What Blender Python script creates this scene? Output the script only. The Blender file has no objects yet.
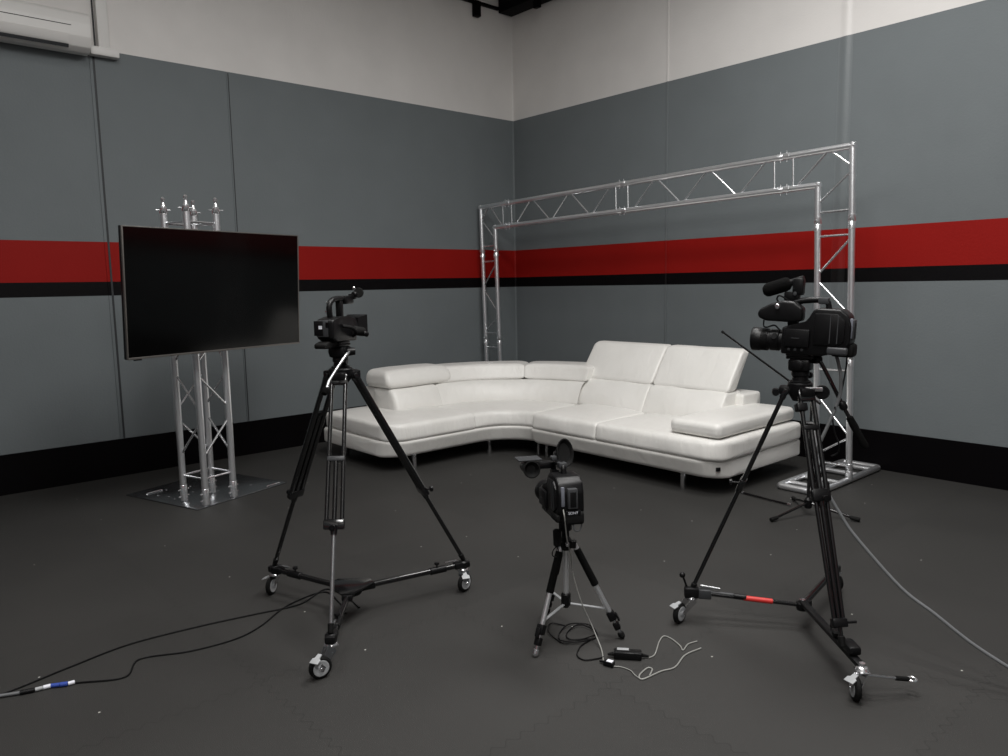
import bpy, bmesh, math, random
from mathutils import Vector, Matrix, Euler, noise
S = bpy.context.scene
COL = S.collection
PI = math.pi
R = math.radians

# ------------------------------------------------------------------ camera
cd = bpy.data.cameras.new('camera')
cam = bpy.data.objects.new('camera', cd)
COL.objects.link(cam)
cd.sensor_fit = 'HORIZONTAL'
cd.sensor_width = 36.0
cd.lens = 755.226 * 36.0 / 1008.0
cd.clip_start = 0.05
cr = Vector((0.66355483, 0.74791028, -0.01803333))
cu = Vector((-0.08053323, 0.09537306, 0.9921786))
cf = Vector((-0.74378047, 0.65691262, -0.12351688))
mw = Matrix(((cr.x, cu.x, -cf.x, 7.0541806), (cr.y, cu.y, -cf.y, -6.453462), (cr.z, cu.z, -cf.z, 1.6), (0, 0, 0, 1)))
cam.matrix_world = mw
S.camera = cam

# ------------------------------------------------------------------ world, exposure
w = bpy.data.worlds.new('world'); S.world = w; w.use_nodes = True
w.node_tree.nodes['Background'].inputs[0].default_value = (0.5, 0.55, 0.6, 1)
w.node_tree.nodes['Background'].inputs[1].default_value = 0.03
S.view_settings.view_transform = 'Standard'
S.view_settings.look = 'None'
S.view_settings.gamma = 1.0
S.view_settings.use_curve_mapping = False
S.view_settings.exposure = 0.0

def area(name, loc, size, power, col=(1, 0.985, 0.965), rot=(0, 0, 0), sy=None, spread=PI):
    l = bpy.data.lights.new(name, 'AREA'); l.energy = power; l.color = col
    l.shape = 'RECTANGLE'; l.size = size; l.size_y = sy or size; l.spread = spread
    o = bpy.data.objects.new(name, l); COL.objects.link(o); o.location = loc; o.rotation_euler = rot
    return o
# ceiling luminaires of the studio (all above and behind the view)
area('ceiling_lamp_light', (5.8, -4.4, 5.0), 1.9, 160, sy=1.1)
area('ceiling_lamp_light', (3.3, -5.4, 5.0), 1.9, 42, sy=1.1)
area('ceiling_lamp_light', (4.8, -2.4, 5.0), 1.9, 120, sy=1.1)
area('ceiling_lamp_light', (7.6, -6.9, 5.0), 1.9, 150, sy=1.1)

# ------------------------------------------------------------------ materials
def nt(name):
    m = bpy.data.materials.new(name); m.use_nodes = True
    return m, m.node_tree, m.node_tree.nodes['Principled BSDF']
def node(t, ty, **kw):
    n = t.nodes.new(ty)
    for k, v in kw.items(): setattr(n, k, v)
    return n
def mat(name, col, rough=0.5, metal=0.0, bump=0.0, bscale=200, var=0.0, vscale=8, spec=0.5, coat=0):
    m, t, b = nt(name)
    b.inputs['Base Color'].default_value = (*col, 1)
    b.inputs['Roughness'].default_value = rough
    b.inputs['Metallic'].default_value = metal
    b.inputs['Specular IOR Level'].default_value = spec
    b.inputs['Coat Weight'].default_value = coat
    tc = node(t, 'ShaderNodeTexCoord')
    if var:
        n = node(t, 'ShaderNodeTexNoise'); n.inputs['Scale'].default_value = vscale; n.inputs['Detail'].default_value = 4
        t.links.new(tc.outputs['Object'], n.inputs['Vector'])
        mx = node(t, 'ShaderNodeMix', data_type='RGBA')
        mx.inputs[6].default_value = (*[c * (1 - var) for c in col], 1)
        mx.inputs[7].default_value = (*[min(1, c * (1 + var)) for c in col], 1)
        t.links.new(n.outputs[0], mx.inputs[0]); t.links.new(mx.outputs[2], b.inputs['Base Color'])
    if bump:
        n = node(t, 'ShaderNodeTexNoise'); n.inputs['Scale'].default_value = bscale; n.inputs['Detail'].default_value = 3
        t.links.new(tc.outputs['Object'], n.inputs['Vector'])
        bp = node(t, 'ShaderNodeBump'); bp.inputs['Strength'].default_value = bump; bp.inputs['Distance'].default_value = 0.01
        t.links.new(n.outputs[0], bp.inputs['Height']); t.links.new(bp.outputs[0], b.inputs['Normal'])
    return m

Z_SK, Z_BB, Z_RB, Z_RT, Z_WH = 0.324, 1.545, 1.672, 2.010, 3.562
def wall_mat(name, rough=0.55):
    """paint bands by height: grey, black pinstripe, red band, grey, white top"""
    m, t, b = nt(name)
    g = node(t, 'ShaderNodeNewGeometry'); sx = node(t, 'ShaderNodeSeparateXYZ')
    t.links.new(g.outputs['Position'], sx.inputs[0])
    mp = node(t, 'ShaderNodeMath', operation='DIVIDE'); mp.inputs[1].default_value = 5.0
    t.links.new(sx.outputs['Z'], mp.inputs[0])
    cr_ = node(t, 'ShaderNodeValToRGB'); cr_.color_ramp.interpolation = 'CONSTANT'
    e = cr_.color_ramp.elements
    grey = (0.156, 0.174, 0.181, 1)
    e[0].position = 0; e[0].color = grey
    e[1].position = Z_BB / 5; e[1].color = (0.002, 0.0015, 0.002, 1)
    for z, c in ((Z_RB, (0.26, 0.008, 0.006, 1)), (Z_RT, grey), (Z_WH, (0.70, 0.68, 0.66, 1))):
        x = e.new(z / 5); x.color = c
    t.links.new(mp.outputs[0], cr_.inputs[0])
    n = node(t, 'ShaderNodeTexNoise'); n.inputs['Scale'].default_value = 2.2; n.inputs['Detail'].default_value = 5
    t.links.new(g.outputs['Position'], n.inputs['Vector'])
    mr = node(t, 'ShaderNodeMapRange'); mr.inputs[3].default_value = 0.9; mr.inputs[4].default_value = 1.08
    t.links.new(n.outputs[0], mr.inputs[0])
    mx = node(t, 'ShaderNodeMix', data_type='RGBA', blend_type='MULTIPLY'); mx.inputs[0].default_value = 1
    t.links.new(cr_.outputs[0], mx.inputs[6]); t.links.new(mr.outputs[0], mx.inputs[7])
    t.links.new(mx.outputs[2], b.inputs['Base Color'])
    b.inputs['Roughness'].default_value = rough
    b.inputs['Specular IOR Level'].default_value = 0.12 if rough > 0.4 else 0.6
    n2 = node(t, 'ShaderNodeTexNoise'); n2.inputs['Scale'].default_value = 60; n2.inputs['Detail'].default_value = 4
    t.links.new(g.outputs['Position'], n2.inputs['Vector'])
    bp = node(t, 'ShaderNodeBump'); bp.inputs['Strength'].default_value = 0.12; bp.inputs['Distance'].default_value = 0.01
    t.links.new(n2.outputs[0], bp.inputs['Height']); t.links.new(bp.outputs[0], b.inputs['Normal'])
    return m

def floor_mat():
    """black rubber mat squares of about a metre with wavy puzzle joints, each a touch different"""
    m, t, b = nt('rubber_floor')
    g = node(t, 'ShaderNodeNewGeometry'); sx = node(t, 'ShaderNodeSeparateXYZ')
    t.links.new(g.outputs['Position'], sx.inputs[0])
    def M(op, a, bb=None):
        n = node(t, 'ShaderNodeMath', operation=op)
        for i, v in enumerate((a, bb)):
            if v is None: continue
            if isinstance(v, (int, float)): n.inputs[i].default_value = v
            else: t.links.new(v, n.inputs[i])
        return n.outputs[0]
    x, y = sx.outputs['X'], sx.outputs['Y']
    wx = M('MULTIPLY', M('SINE', M('MULTIPLY', y, 2 * PI / 0.07)), 0.014)
    wy = M('MULTIPLY', M('SINE', M('MULTIPLY', x, 2 * PI / 0.07)), 0.014)
    X = M('SUBTRACT', M('ADD', x, wx), 0.19); Y = M('ADD', M('ADD', y, wy), 0.28)
    fx, fy = M('FLOOR', X), M('FLOOR', Y)
    cb = node(t, 'ShaderNodeCombineXYZ'); t.links.new(fx, cb.inputs[0]); t.links.new(fy, cb.inputs[1])
    wn = node(t, 'ShaderNodeTexWhiteNoise', noise_dimensions='2D'); t.links.new(cb.outputs[0], wn.inputs['Vector'])
    n = node(t, 'ShaderNodeTexNoise'); n.inputs['Scale'].default_value = 1.1; n.inputs['Detail'].default_value = 6
    t.links.new(g.outputs['Position'], n.inputs['Vector'])
    n3 = node(t, 'ShaderNodeTexNoise'); n3.inputs['Scale'].default_value = 260; n3.inputs['Detail'].default_value = 2
    t.links.new(g.outputs['Position'], n3.inputs['Vector'])
    v = M('ADD', M('ADD', M('MULTIPLY', wn.outputs['Value'], 0.004), M('MULTIPLY', n.outputs[0], 0.022)), M('MULTIPLY', n3.outputs[0], 0.012))
    v = M('MULTIPLY', M('ADD', v, 0.019), 0.80)
    # joint line
    def edge(c):
        f = M('FRACT', c); d = M('MINIMUM', f, M('SUBTRACT', 1.0, f)); return M('LESS_THAN', d, 0.003)
    jl = M('MAXIMUM', edge(X), edge(Y))
    v = M('MULTIPLY', v, M('SUBTRACT', 1.0, M('MULTIPLY', jl, 0.3)))
    # sparse pale lint specks
    vo = node(t, 'ShaderNodeTexVoronoi', voronoi_dimensions='2D'); vo.inputs['Scale'].default_value = 1.3
    t.links.new(g.outputs['Position'], vo.inputs['Vector'])
    sp = M('LESS_THAN', vo.outputs['Distance'], 0.0055)
    cc = node(t, 'ShaderNodeCombineColor')
    t.links.new(M('MULTIPLY', v, 1.03), cc.inputs[0]); t.links.new(v, cc.inputs[1]); t.links.new(M('MULTIPLY', v, 0.95), cc.inputs[2])
    mx = node(t, 'ShaderNodeMix', data_type='RGBA'); t.links.new(sp, mx.inputs[0])
    t.links.new(cc.outputs[0], mx.inputs[6]); mx.inputs[7].default_value = (0.45, 0.45, 0.42, 1)
    t.links.new(mx.outputs[2], b.inputs['Base Color'])
    b.inputs['Roughness'].default_value = 0.62
    b.inputs['Specular IOR Level'].default_value = 0.35
    bp = node(t, 'ShaderNodeBump'); bp.inputs['Strength'].default_value = 0.25; bp.inputs['Distance'].default_value = 0.004
    t.links.new(n3.outputs[0], bp.inputs['Height']); t.links.new(bp.outputs[0], b.inputs['Normal'])
    return m

def leather_mat():
    m, t, b = nt('white_leather')
    b.inputs['Roughness'].default_value = 0.42
    tc = node(t, 'ShaderNodeTexCoord')
    n = node(t, 'ShaderNodeTexNoise'); n.inputs['Scale'].default_value = 3; n.inputs['Detail'].default_value = 3
    t.links.new(tc.outputs['Object'], n.inputs['Vector'])
    mx = node(t, 'ShaderNodeMix', data_type='RGBA'); mx.inputs[6].default_value = (0.70, 0.69, 0.655, 1); mx.inputs[7].default_value = (0.80, 0.79, 0.765, 1)
    t.links.new(n.outputs[0], mx.inputs[0]); t.links.new(mx.outputs[2], b.inputs['Base Color'])
    # soft folds + fine grain
    mp = node(t, 'ShaderNodeMapping'); mp.inputs['Scale'].default_value = (7, 7, 1.6)
    t.links.new(tc.outputs['Object'], mp.inputs['Vector'])
    f = node(t, 'ShaderNodeTexNoise'); f.inputs['Scale'].default_value = 1.4; f.inputs['Detail'].default_value = 3; f.inputs['Distortion'].default_value = 0.8
    t.links.new(mp.outputs[0], f.inputs['Vector'])
    b1 = node(t, 'ShaderNodeBump'); b1.inputs['Strength'].default_value = 0.35; b1.inputs['Distance'].default_value = 0.02
    t.links.new(f.outputs[0], b1.inputs['Height'])
    v = node(t, 'ShaderNodeTexVoronoi'); v.inputs['Scale'].default_value = 220
    t.links.new(tc.outputs['Object'], v.inputs['Vector'])
    b2 = node(t, 'ShaderNodeBump'); b2.inputs['Strength'].default_value = 0.12; b2.inputs['Distance'].default_value = 0.002
    t.links.new(v.outputs['Distance'], b2.inputs['Height']); t.links.new(b1.outputs[0], b2.inputs['Normal'])
    t.links.new(b2.outputs[0], b.inputs['Normal'])
    return m

WALL = wall_mat('wall_paint'); STRIP = wall_mat('glossy_wall_paint', 0.34)
FLOOR = floor_mat(); LEATHER = leather_mat()
SKIRT = mat('black_skirting', (0.0015, 0.001, 0.0015), 0.6, var=0.3, vscale=5, spec=0.08)
CEIL = mat('ceiling_white', (0.62, 0.62, 0.6), 0.8, bump=0.05)
ALU = mat('brushed_aluminium', (0.86, 0.87, 0.89), 0.30, 0.88, bump=0.04, bscale=90, var=0.08, vscale=14)
CHROME = mat('chrome', (0.82, 0.82, 0.84), 0.18, 1.0, var=0.05)
WELD = mat('polished_aluminium', (0.85, 0.86, 0.88), 0.22, 0.9, var=0.05)
BLK = mat('black_anodised', (0.004, 0.004, 0.0045), 0.16, 0.0, var=0.25, vscale=20, spec=0.8)
BLKP = mat('black_plastic', (0.0045, 0.0045, 0.005), 0.36, spec=0.28, bump=0.12, bscale=350, var=0.2, vscale=30)
BLKM = mat('matt_black_rubber', (0.005, 0.005, 0.005), 0.7, bump=0.3, bscale=300, var=0.2, spec=0.2)
FOAM = mat('black_foam', (0.005, 0.005, 0.005), 0.95, bump=0.8, bscale=500, var=0.2, spec=0.1)
GREYP = mat('grey_plastic', (0.045, 0.047, 0.05), 0.4, var=0.1, spec=0.35)
PALEP = mat('pale_grey_plastic', (0.36, 0.37, 0.38), 0.5, var=0.1)
WHITEP = mat('white_plastic', (0.66, 0.65, 0.63), 0.45, var=0.04, vscale=3)
WHITEL = mat('white_sticker', (0.75, 0.76, 0.82), 0.5, var=0.02)
GLASS = mat('dark_screen', (0.0015, 0.0015, 0.0015), 0.12, var=0.05, spec=0.3)
LENSG = mat('lens_glass', (0.004, 0.004, 0.010), 0.05, coat=1.0, var=0.05)
REDT = mat('red_tape', (0.60, 0.03, 0.025), 0.45, var=0.1, vscale=30)
BLUET = mat('blue_tape', (0.03, 0.07, 0.35), 0.5, var=0.1, vscale=30)
GCABLE = mat('grey_cable_sheath', (0.15, 0.155, 0.16), 0.4, var=0.1, vscale=40)
WIRE = mat('pale_wire', (0.28, 0.28, 0.265), 0.35, var=0.1, vscale=40)
DSEAM = mat('dark_joint', (0.02, 0.022, 0.025), 0.6, var=0.1)
SATIN = mat('satin_steel', (0.42, 0.43, 0.44), 0.25, 0.9, var=0.1)
BEZEL = mat('tv_bezel_metal', (0.16, 0.15, 0.14), 0.35, 0.6, var=0.1)

# ------------------------------------------------------------------ mesh helpers
def B(): return bmesh.new()
def obj(name, bm, m, parent=None, smooth=35, label=None, extra=()):
    bmesh.ops.recalc_face_normals(bm, faces=bm.faces[:])
    me = bpy.data.meshes.new(name); bm.to_mesh(me); bm.free()
    me.materials.append(m)
    for x in extra: me.materials.append(x)
    for p in me.polygons: p.use_smooth = True
    me.set_sharp_from_angle(angle=R(smooth))
    o = bpy.data.objects.new(name, me); COL.objects.link(o)
    if parent is not None: o.parent = parent
    if label: o['label'] = label
    return o
def thing(name, label, cat, loc=(0, 0, 0), rotz=0, group=None):
    o = bpy.data.objects.new(name, None); COL.objects.link(o); o.empty_display_size = 0.1
    o.location = loc; o.rotation_euler = (0, 0, rotz); o['label'] = label; o['category'] = cat
    if group: o['group'] = group
    return o
def tag(o, label, cat, group=None):
    o['label'] = label; o['category'] = cat
    if group: o['group'] = group
    return o
def struct(name, bm, m, parent=None, smooth=35):
    o = obj(name, bm, m, parent, smooth)
    if parent is None: o['kind'] = 'structure'
    return o
def frame(p, z, x=None):
    """matrix at p whose Z runs along z (and X as near x as possible)"""
    z = Vector(z).normalized()
    x = Vector(x) if x is not None else (Vector((1, 0, 0)) if abs(z.x) < 0.9 else Vector((0, 1, 0)))
    y = z.cross(x).normalized(); x = y.cross(z)
    return Matrix(((x.x, y.x, z.x, p[0]), (x.y, y.y, z.y, p[1]), (x.z, y.z, z.z, p[2]), (0, 0, 0, 1)))
def box(bm, c, s, M=None, bev=0.0, seg=2, taper=None):
    """box of size s centred on c; taper=(sx,sy) scales the +Z face"""
    t = bmesh.new()
    bmesh.ops.create_cube(t, size=1)
    for v in t.verts:
        k = taper if (taper and v.co.z > 0) else (1, 1)
        v.co = Vector((v.co.x * s[0] * k[0], v.co.y * s[1] * k[1], v.co.z * s[2]))
    if bev: bmesh.ops.bevel(t, geom=t.edges[:], offset=min(bev, min(s) * 0.45), segments=seg, profile=0.5, affect='EDGES')
    X = (M or Matrix.Identity(4)) @ Matrix.Translation(c)
    bmesh.ops.transform(t, matrix=X, verts=t.verts[:])
    me = bpy.data.meshes.new('tmp'); t.to_mesh(me); t.free(); bm.from_mesh(me); bpy.data.meshes.remove(me)
def lathe(bm, prof, M, seg=20):
    """prof: list of (r, z) turned about the Z axis of M"""
    rings = []
    for r, z in prof:
        if r < 1e-6: rings.append([bm.verts.new(M @ Vector((0, 0, z)))])
        else: rings.append([bm.verts.new(M @ Vector((r * math.cos(2 * PI * i / seg), r * math.sin(2 * PI * i / seg), z))) for i in range(seg)])
    for a, b in zip(rings, rings[1:]):
        for i in range(seg):
            j = (i + 1) % seg
            vs = [a[i % len(a)], a[j % len(a)], b[j % len(b)], b[i % len(b)]]
            u = []
            for v in vs:
                if v not in u: u.append(v)
            if len(u) > 2:
                try: bm.faces.new(u)
                except ValueError: pass
    for rg, f in ((rings[0], 1), (rings[-1], 0)):
        if len(rg) > 2:
            try: bm.faces.new(rg[::-1] if f else rg)
            except ValueError: pass
def tube(bm, a, b, r, r2=None, seg=12, ch=0.0):
    a = Vector(a); b = Vector(b); L = (b - a).length; r2 = r if r2 is None else r2
    M = frame(a, b - a)
    if ch: prof = [(r - ch, 0), (r, ch), (r2, L - ch), (r2 - ch, L)]
    else: prof = [(r, 0), (r2, L)]
    lathe(bm, prof, M, seg)
def ball(bm, c, r, seg=14, sc=(1, 1, 1), M=None):
    t = bmesh.new(); bmesh.ops.create_uvsphere(t, u_segments=seg, v_segments=seg // 2 + 2, radius=r)
    X = (M or Matrix.Identity(4)) @ Matrix.Translation(c) @ Matrix.Diagonal((*sc, 1))
    bmesh.ops.transform(t, matrix=X, verts=t.verts[:])
    me = bpy.data.meshes.new('tmp'); t.to_mesh(me); t.free(); bm.from_mesh(me); bpy.data.meshes.remove(me)
def smoothpath(pts, n=6):
    P = [Vector(p) for p in pts]
    P = [P[0] * 2 - P[1]] + P + [P[-1] * 2 - P[-2]]
    out = []
    for i in range(1, len(P) - 2):
        p0, p1, p2, p3 = P[i - 1:i + 3]
        for k in range(n):
            t = k / n
            out.append(0.5 * ((2 * p1) + (p2 - p0) * t + (2 * p0 - 5 * p1 + 4 * p2 - p3) * t * t + (3 * p1 - p0 - 3 * p2 + p3) * t ** 3))
    out.append(P[-2]); return out
def path(bm, pts, r, seg=8, n=6, smooth=True, closed=False):
    P = smoothpath(pts, n) if smooth else [Vector(p) for p in pts]
    rings = []; up = Vector((0, 0, 1))
    for i, p in enumerate(P):
        d = (P[min(i + 1, len(P) - 1)] - P[max(i - 1, 0)])
        if closed: d = P[(i + 1) % len(P)] - P[i - 1]
        d = d.normalized() if d.length > 1e-9 else Vector((1, 0, 0))
        ref = up if abs(d.z) < 0.95 else Vector((1, 0, 0))
        x = d.cross(ref).normalized(); y = x.cross(d)
        rings.append([bm.verts.new(p + (x * math.cos(2 * PI * k / seg) + y * math.sin(2 * PI * k / seg)) * r) for k in range(seg)])
    prs = list(zip(rings, rings[1:]))
    if closed: prs.append((rings[-1], rings[0]))
    for a, b in prs:
        for k in range(seg): bm.faces.new((a[k], a[(k + 1) % seg], b[(k + 1) % seg], b[k]))
    if not closed: bm.faces.new(rings[0][::-1]); bm.faces.new(rings[-1])
def prism(bm, poly, h, M=None, bev=0.0, seg=2):
    """polygon in local XY extruded from z=0 to h"""
    t = bmesh.new()
    a = [t.verts.new((x, y, 0)) for x, y in poly]; b = [t.verts.new((x, y, h)) for x, y in poly]
    t.faces.new(a[::-1]); t.faces.new(b); n = len(poly)
    for i in range(n): t.faces.new((a[i], a[(i + 1) % n], b[(i + 1) % n], b[i]))
    if bev: bmesh.ops.bevel(t, geom=t.edges[:], offset=bev, segments=seg, profile=0.5, affect='EDGES')
    bmesh.ops.triangulate(t, faces=[f for f in t.faces if len(f.verts) > 4])
    if M is not None: bmesh.ops.transform(t, matrix=M, verts=t.verts[:])
    me = bpy.data.meshes.new('tmp'); t.to_mesh(me); t.free(); bm.from_mesh(me); bpy.data.meshes.remove(me)
def MYZ(x0):   # local XY -> world YZ, extruded along +X from x0
    return Matrix(((0, 0, 1, x0), (1, 0, 0, 0), (0, 1, 0, 0), (0, 0, 0, 1)))

# ------------------------------------------------------------------ the room
RX, RY, RZ = 9.5, -9.2, 5.15
def slab(name, c, s, m):
    b = B(); box(b, c, s); return struct(name, b, m)
slab('floor', (RX / 2, RY / 2, -0.05), (RX + 0.4, -RY + 0.4, 0.1), FLOOR)
slab('ceiling', (RX / 2, RY / 2, RZ + 0.05), (RX + 0.4, -RY + 0.4, 0.1), CEIL)
slab('wall_left', (-0.1, RY / 2, RZ / 2), (0.2, -RY + 0.4, RZ), WALL)
slab('wall_right', (RX / 2, 0.1, RZ / 2), (RX, 0.2, RZ), WALL)
slab('wall_near', (RX / 2, RY - 0.1, RZ / 2), (RX, 0.2, RZ), WALL)
slab('wall_far_right', (RX + 0.1, RY / 2, RZ / 2), (0.2, -RY, RZ), WALL)
slab('baseboard_left', (0.006, RY / 2, Z_SK / 2), (0.012, -RY, Z_SK), SKIRT)
slab('baseboard_right', (RX / 2, -0.006, Z_SK / 2), (RX - 0.03, 0.012, Z_SK), SKIRT)
# panel joints: a dark gap beside a thin cover bead
def joint_left(y, wd, dark=True):
    b = B(); box(b, (0.003, y, (Z_SK + Z_WH) / 2), (0.006, wd, Z_WH - Z_SK), bev=0.002)
    o = struct('trim_1', b, WALL)
    if dark:
        b = B(); box(b, (0.0015, y + wd, (Z_SK + Z_WH) / 2), (0.003, wd * 0.7, Z_WH - Z_SK)); struct('trim_2', b, DSEAM)
joint_left(-4.675, 0.022)
joint_left(-3.545, 0.012)
b = B(); box(b, (2.297, -0.004, (Z_SK + RZ) / 2), (0.022, 0.008, RZ - Z_SK), bev=0.003); struct('trim_3', b, STRIP)
# shallow glossy bump added to the wall, shaped to give its vertical highlight
b = B()
prf = [(0.06 - 0.12 * k / 24, -0.0065 * (0.5 - 0.5 * math.cos(2 * PI * k / 24)) ** 1.3 - 0.0002) for k in range(25)]
prism(b, prf, RZ - Z_SK, Matrix.Translation((4.075, 0.0, Z_SK)))
struct('trim_4', b, STRIP)
b = B(); prism(b, [(0, 0), (0.014, 0), (0, -0.014)], RZ - Z_SK, Matrix.Translation((0.0005, -0.0005, Z_SK))); struct('trim_5', b, WALL)

# black cable beam along the right wall, thin black rail along the left wall
t = thing('ceiling_beam', 'deep black box beam fixed high along the right wall from the corner', 'beam', (0, 0, 4.78))
b = B(); box(b, (4.6, -0.115, 0.09), (9.17, 0.21, 0.18), bev=0.006); obj('beam_box', b, SKIRT, t)
b = B(); box(b, (0.70, -0.245, -0.035), (0.085, 0.045, 0.19), bev=0.004); obj('hanger', b, SKIRT, t)
t = thing('lighting_rail', 'thin black rail running high along the left wall', 'rail', (0, 0, 4.80))
b = B(); box(b, (0.03, -2.345, 0.02), (0.05, 4.23, 0.028), bev=0.004); obj('rail', b, SKIRT, t)
b = B(); box(b, (0.045, -0.58, -0.055), (0.06, 0.085, 0.17), bev=0.004); obj('hanger', b, SKIRT, t)

# air conditioner on the left wall, with its pipe cover
t = thing('air_conditioner', 'white wall-mounted air conditioner high on the left wall', 'air conditioner', (0, -5.19, 3.49))
pf = [(0.002, 0.03), (0.002, 0.30), (0.16, 0.30), (0.205, 0.27), (0.225, 0.20), (0.222, 0.10), (0.19, 0.03), (0.13, 0.0), (0.05, 0.0)]
MX = Matrix(((1, 0, 0, 0), (0, 0, -1, 0.48), (0, 1, 0, 0), (0, 0, 0, 1)))   # local xy -> XZ, extruded along -Y
b = B(); prism(b, pf, 0.96, MX, bev=0.008); obj('housing', b, WHITEP, t)
b = B(); box(b, (0.2225, -0.06, 0.172), (0.008, 0.80, 0.005)); obj('panel_gap', b, DSEAM, t)
b = B(); box(b, (0, 0, 0), (0.05, 0.76, 0.007), Matrix.Translation((0.188, -0.06, 0.035)) @ Matrix.Rotation(R(-66), 4, 'Y')); obj('air_vent', b, DSEAM, t)
b = B(); box(b, (0, 0, 0), (0.075, 0.75, 0.008), Matrix.Translation((0.209, -0.06, 0.075)) @ Matrix.Rotation(R(-68), 4, 'Y'), bev=0.002); obj('louvre', b, WHITEP, t)
t = thing('pipe_cover', 'white pipe trunking dropping from the ceiling to the air conditioner', 'trunking', (0, -4.6, 3.5))
b = B(); box(b, (0.035, 0.02, 0.84), (0.07, 0.085, 1.56), bev=0.006); obj('vertical_duct', b, WHITEP, t)
b = B(); box(b, (0.04, 0.02, 0.045), (0.08, 0.22, 0.07), bev=0.012); obj('elbow', b, WHITEP, t)
b = B(); box(b, (0.004, -0.034, 0.85), (0.008, 0.012, 1.5)); obj('dark_strip', b, DSEAM, t)  # thin dark strip on the wall beside the duct

# ceiling luminaires that hold the studio's light (outside the view)
for i, (x, y) in enumerate(((5.8, -4.4), (3.3, -5.4), (4.8, -2.4), (7.6, -6.9))):
    t = thing('ceiling_lamp', 'long white ceiling lamp under the ceiling', 'lamp', (x, y, 5.02), group='ceiling lamps')
    b = B(); box(b, (0, 0, 0.07), (2.0, 1.2, 0.1), bev=0.01); obj('housing', b, WHITEP, t)

# ------------------------------------------------------------------ arch of ladder truss
def AP(x, z):
    """frame leans a touch and its top rises to the right"""
    k = z / 2.55
    return Vector((x + 0.07 * (1 - k) - 0.02, -0.62, z + (0.085 * x / 4.4 - 0.01) * k))
t = thing('truss_arch', 'large aluminium ladder-truss arch standing over the white sofa', 'truss', (0, 0, 0))
XL0, XL1, XR0, XR1, ZT, ZL = 0.11, 0.355, 4.195, 4.460, 2.507, 2.255
def chord(a, b_, name='chord', r=0.0245):
    b = B(); tube(b, a, b_, r, seg=16); return obj(name, b, ALU, t)
b = B(); path(b, [AP(XL0, 0.05), AP(XL0, ZT), AP(XR1, ZT), AP(XR1, 0.05)], 0.0245, 16, smooth=False)
b.free()
chord(AP(XL0, 0.03), AP(XL0, ZT + 0.024)); chord(AP(XR1, 0.03), AP(XR1, ZT + 0.024))
chord(AP(XL0 - 0.02, ZT), AP(XR1 + 0.02, ZT)); chord(AP(XL1 - 0.02, ZL), AP(XR0 + 0.02, ZL))
chord(AP(XL1, 0.03), AP(XL1, ZL + 0.024)); chord(AP(XR0, 0.03), AP(XR0, ZL + 0.024))
def lace(pts):
    for a, c in zip(pts, pts[1:]):
        if a is None or c is None: continue
        b = B(); tube(b, a, c, 0.0085, seg=10)
        obj('brace', b, WELD, t)
def zig(xs):
    out = []
    for i, x in enumerate(xs): out.append(AP(x, ZL + 0.02 if i % 2 == 0 else ZT - 0.02))
    return out
# beam bays, each between two coupled joints at .556, 2.21, 3.87
for x0, x1 in ((0.645, 2.165), (2.315, 3.83)):
    lace([AP(x0, ZL), AP(x0, ZT)]); lace([AP(x1, ZL), AP(x1, ZT)])
    n = 5; st = (x1 - x0 - 0.10) / n
    for i in range(n):
        xa_, xb_ = x0 + 0.05 + st * i + 0.03, x0 + 0.05 + st * (i + 1) - 0.03
        za_, zb_ = (ZL + 0.02, ZT - 0.02) if i % 2 == 0 else (ZT - 0.02, ZL + 0.02)
        lace([AP(xa_, za_), AP(xb_, zb_)])
lace([AP(0.50, ZL), AP(0.50, ZT)]); lace([AP(3.99, ZL), AP(3.99, ZT)])
lace([AP(0.47, ZL + 0.02), AP(0.29, ZT - 0.02)]); lace([AP(0.24, ZT - 0.02), AP(XL0 + 0.02, ZT - 0.13)]); lace([AP(XL0 + 0.02, ZT - 0.16), AP(XL1 - 0.02, 2.14)])
lace([AP(4.03, ZL + 0.02), AP(4.26, ZT - 0.02)]); lace([AP(4.30, ZT - 0.02), AP(XR1 - 0.02, ZT - 0.13)]); lace([AP(XR1 - 0.02, ZT - 0.19), AP(XR0 + 0.02, 2.13)])
for xa, xb, s in ((XL0, XL1, 1), (XR0, XR1, -1)):
    for z in (2.05, 1.87, 1.03, 0.86, 0.13): lace([AP(xa, z), AP(xb, z)])
    a_, b_ = (xa + 0.02, xb - 0.02)
    for k, (z0, z1) in enumerate(((1.83, 1.60), (1.52, 1.29), (1.21, 1.06), (0.64, 0.38), (0.34, 0.2))):
        p_, q_ = (b_, a_) if k % 2 == 0 else (a_, b_)
        lace([AP(p_, z0), AP(q_, z1)])
# conical couplers with their pins
def coupler(p, d, parent):
    d = Vector(d).normalized(); M = frame(Vector(p) - d * 0.055, d)
    b = B(); lathe(b, [(0.0255, 0), (0.0272, 0.002), (0.0272, 0.053), (0.0260, 0.055), (0.0272, 0.057), (0.0272, 0.108), (0.0255, 0.11)], M, 16)
    c = obj('coupler', b, ALU, parent)
    for q in (0.028, 0.082):
        ctr = M @ Vector((0, 0, q))
        for ax in (M.to_3x3() @ Vector((0, 1, 0.0)),):
            b = B(); tube(b, ctr - ax * 0.043, ctr + ax * 0.043, 0.0055, seg=8); obj('pin', b, WELD, c)
for x in (0.572, 2.24, 3.91):
    for z in (ZT, ZL): coupler(AP(x, z), (1, 0, 0.02), t)
for x in (XL0, XL1, XR0, XR1):
    for z in (1.965, 0.945): coupler(AP(x, z), (0, 0, 1), t)
    coupler(AP(x, 0.10), (0, 0, 1), t)
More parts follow.
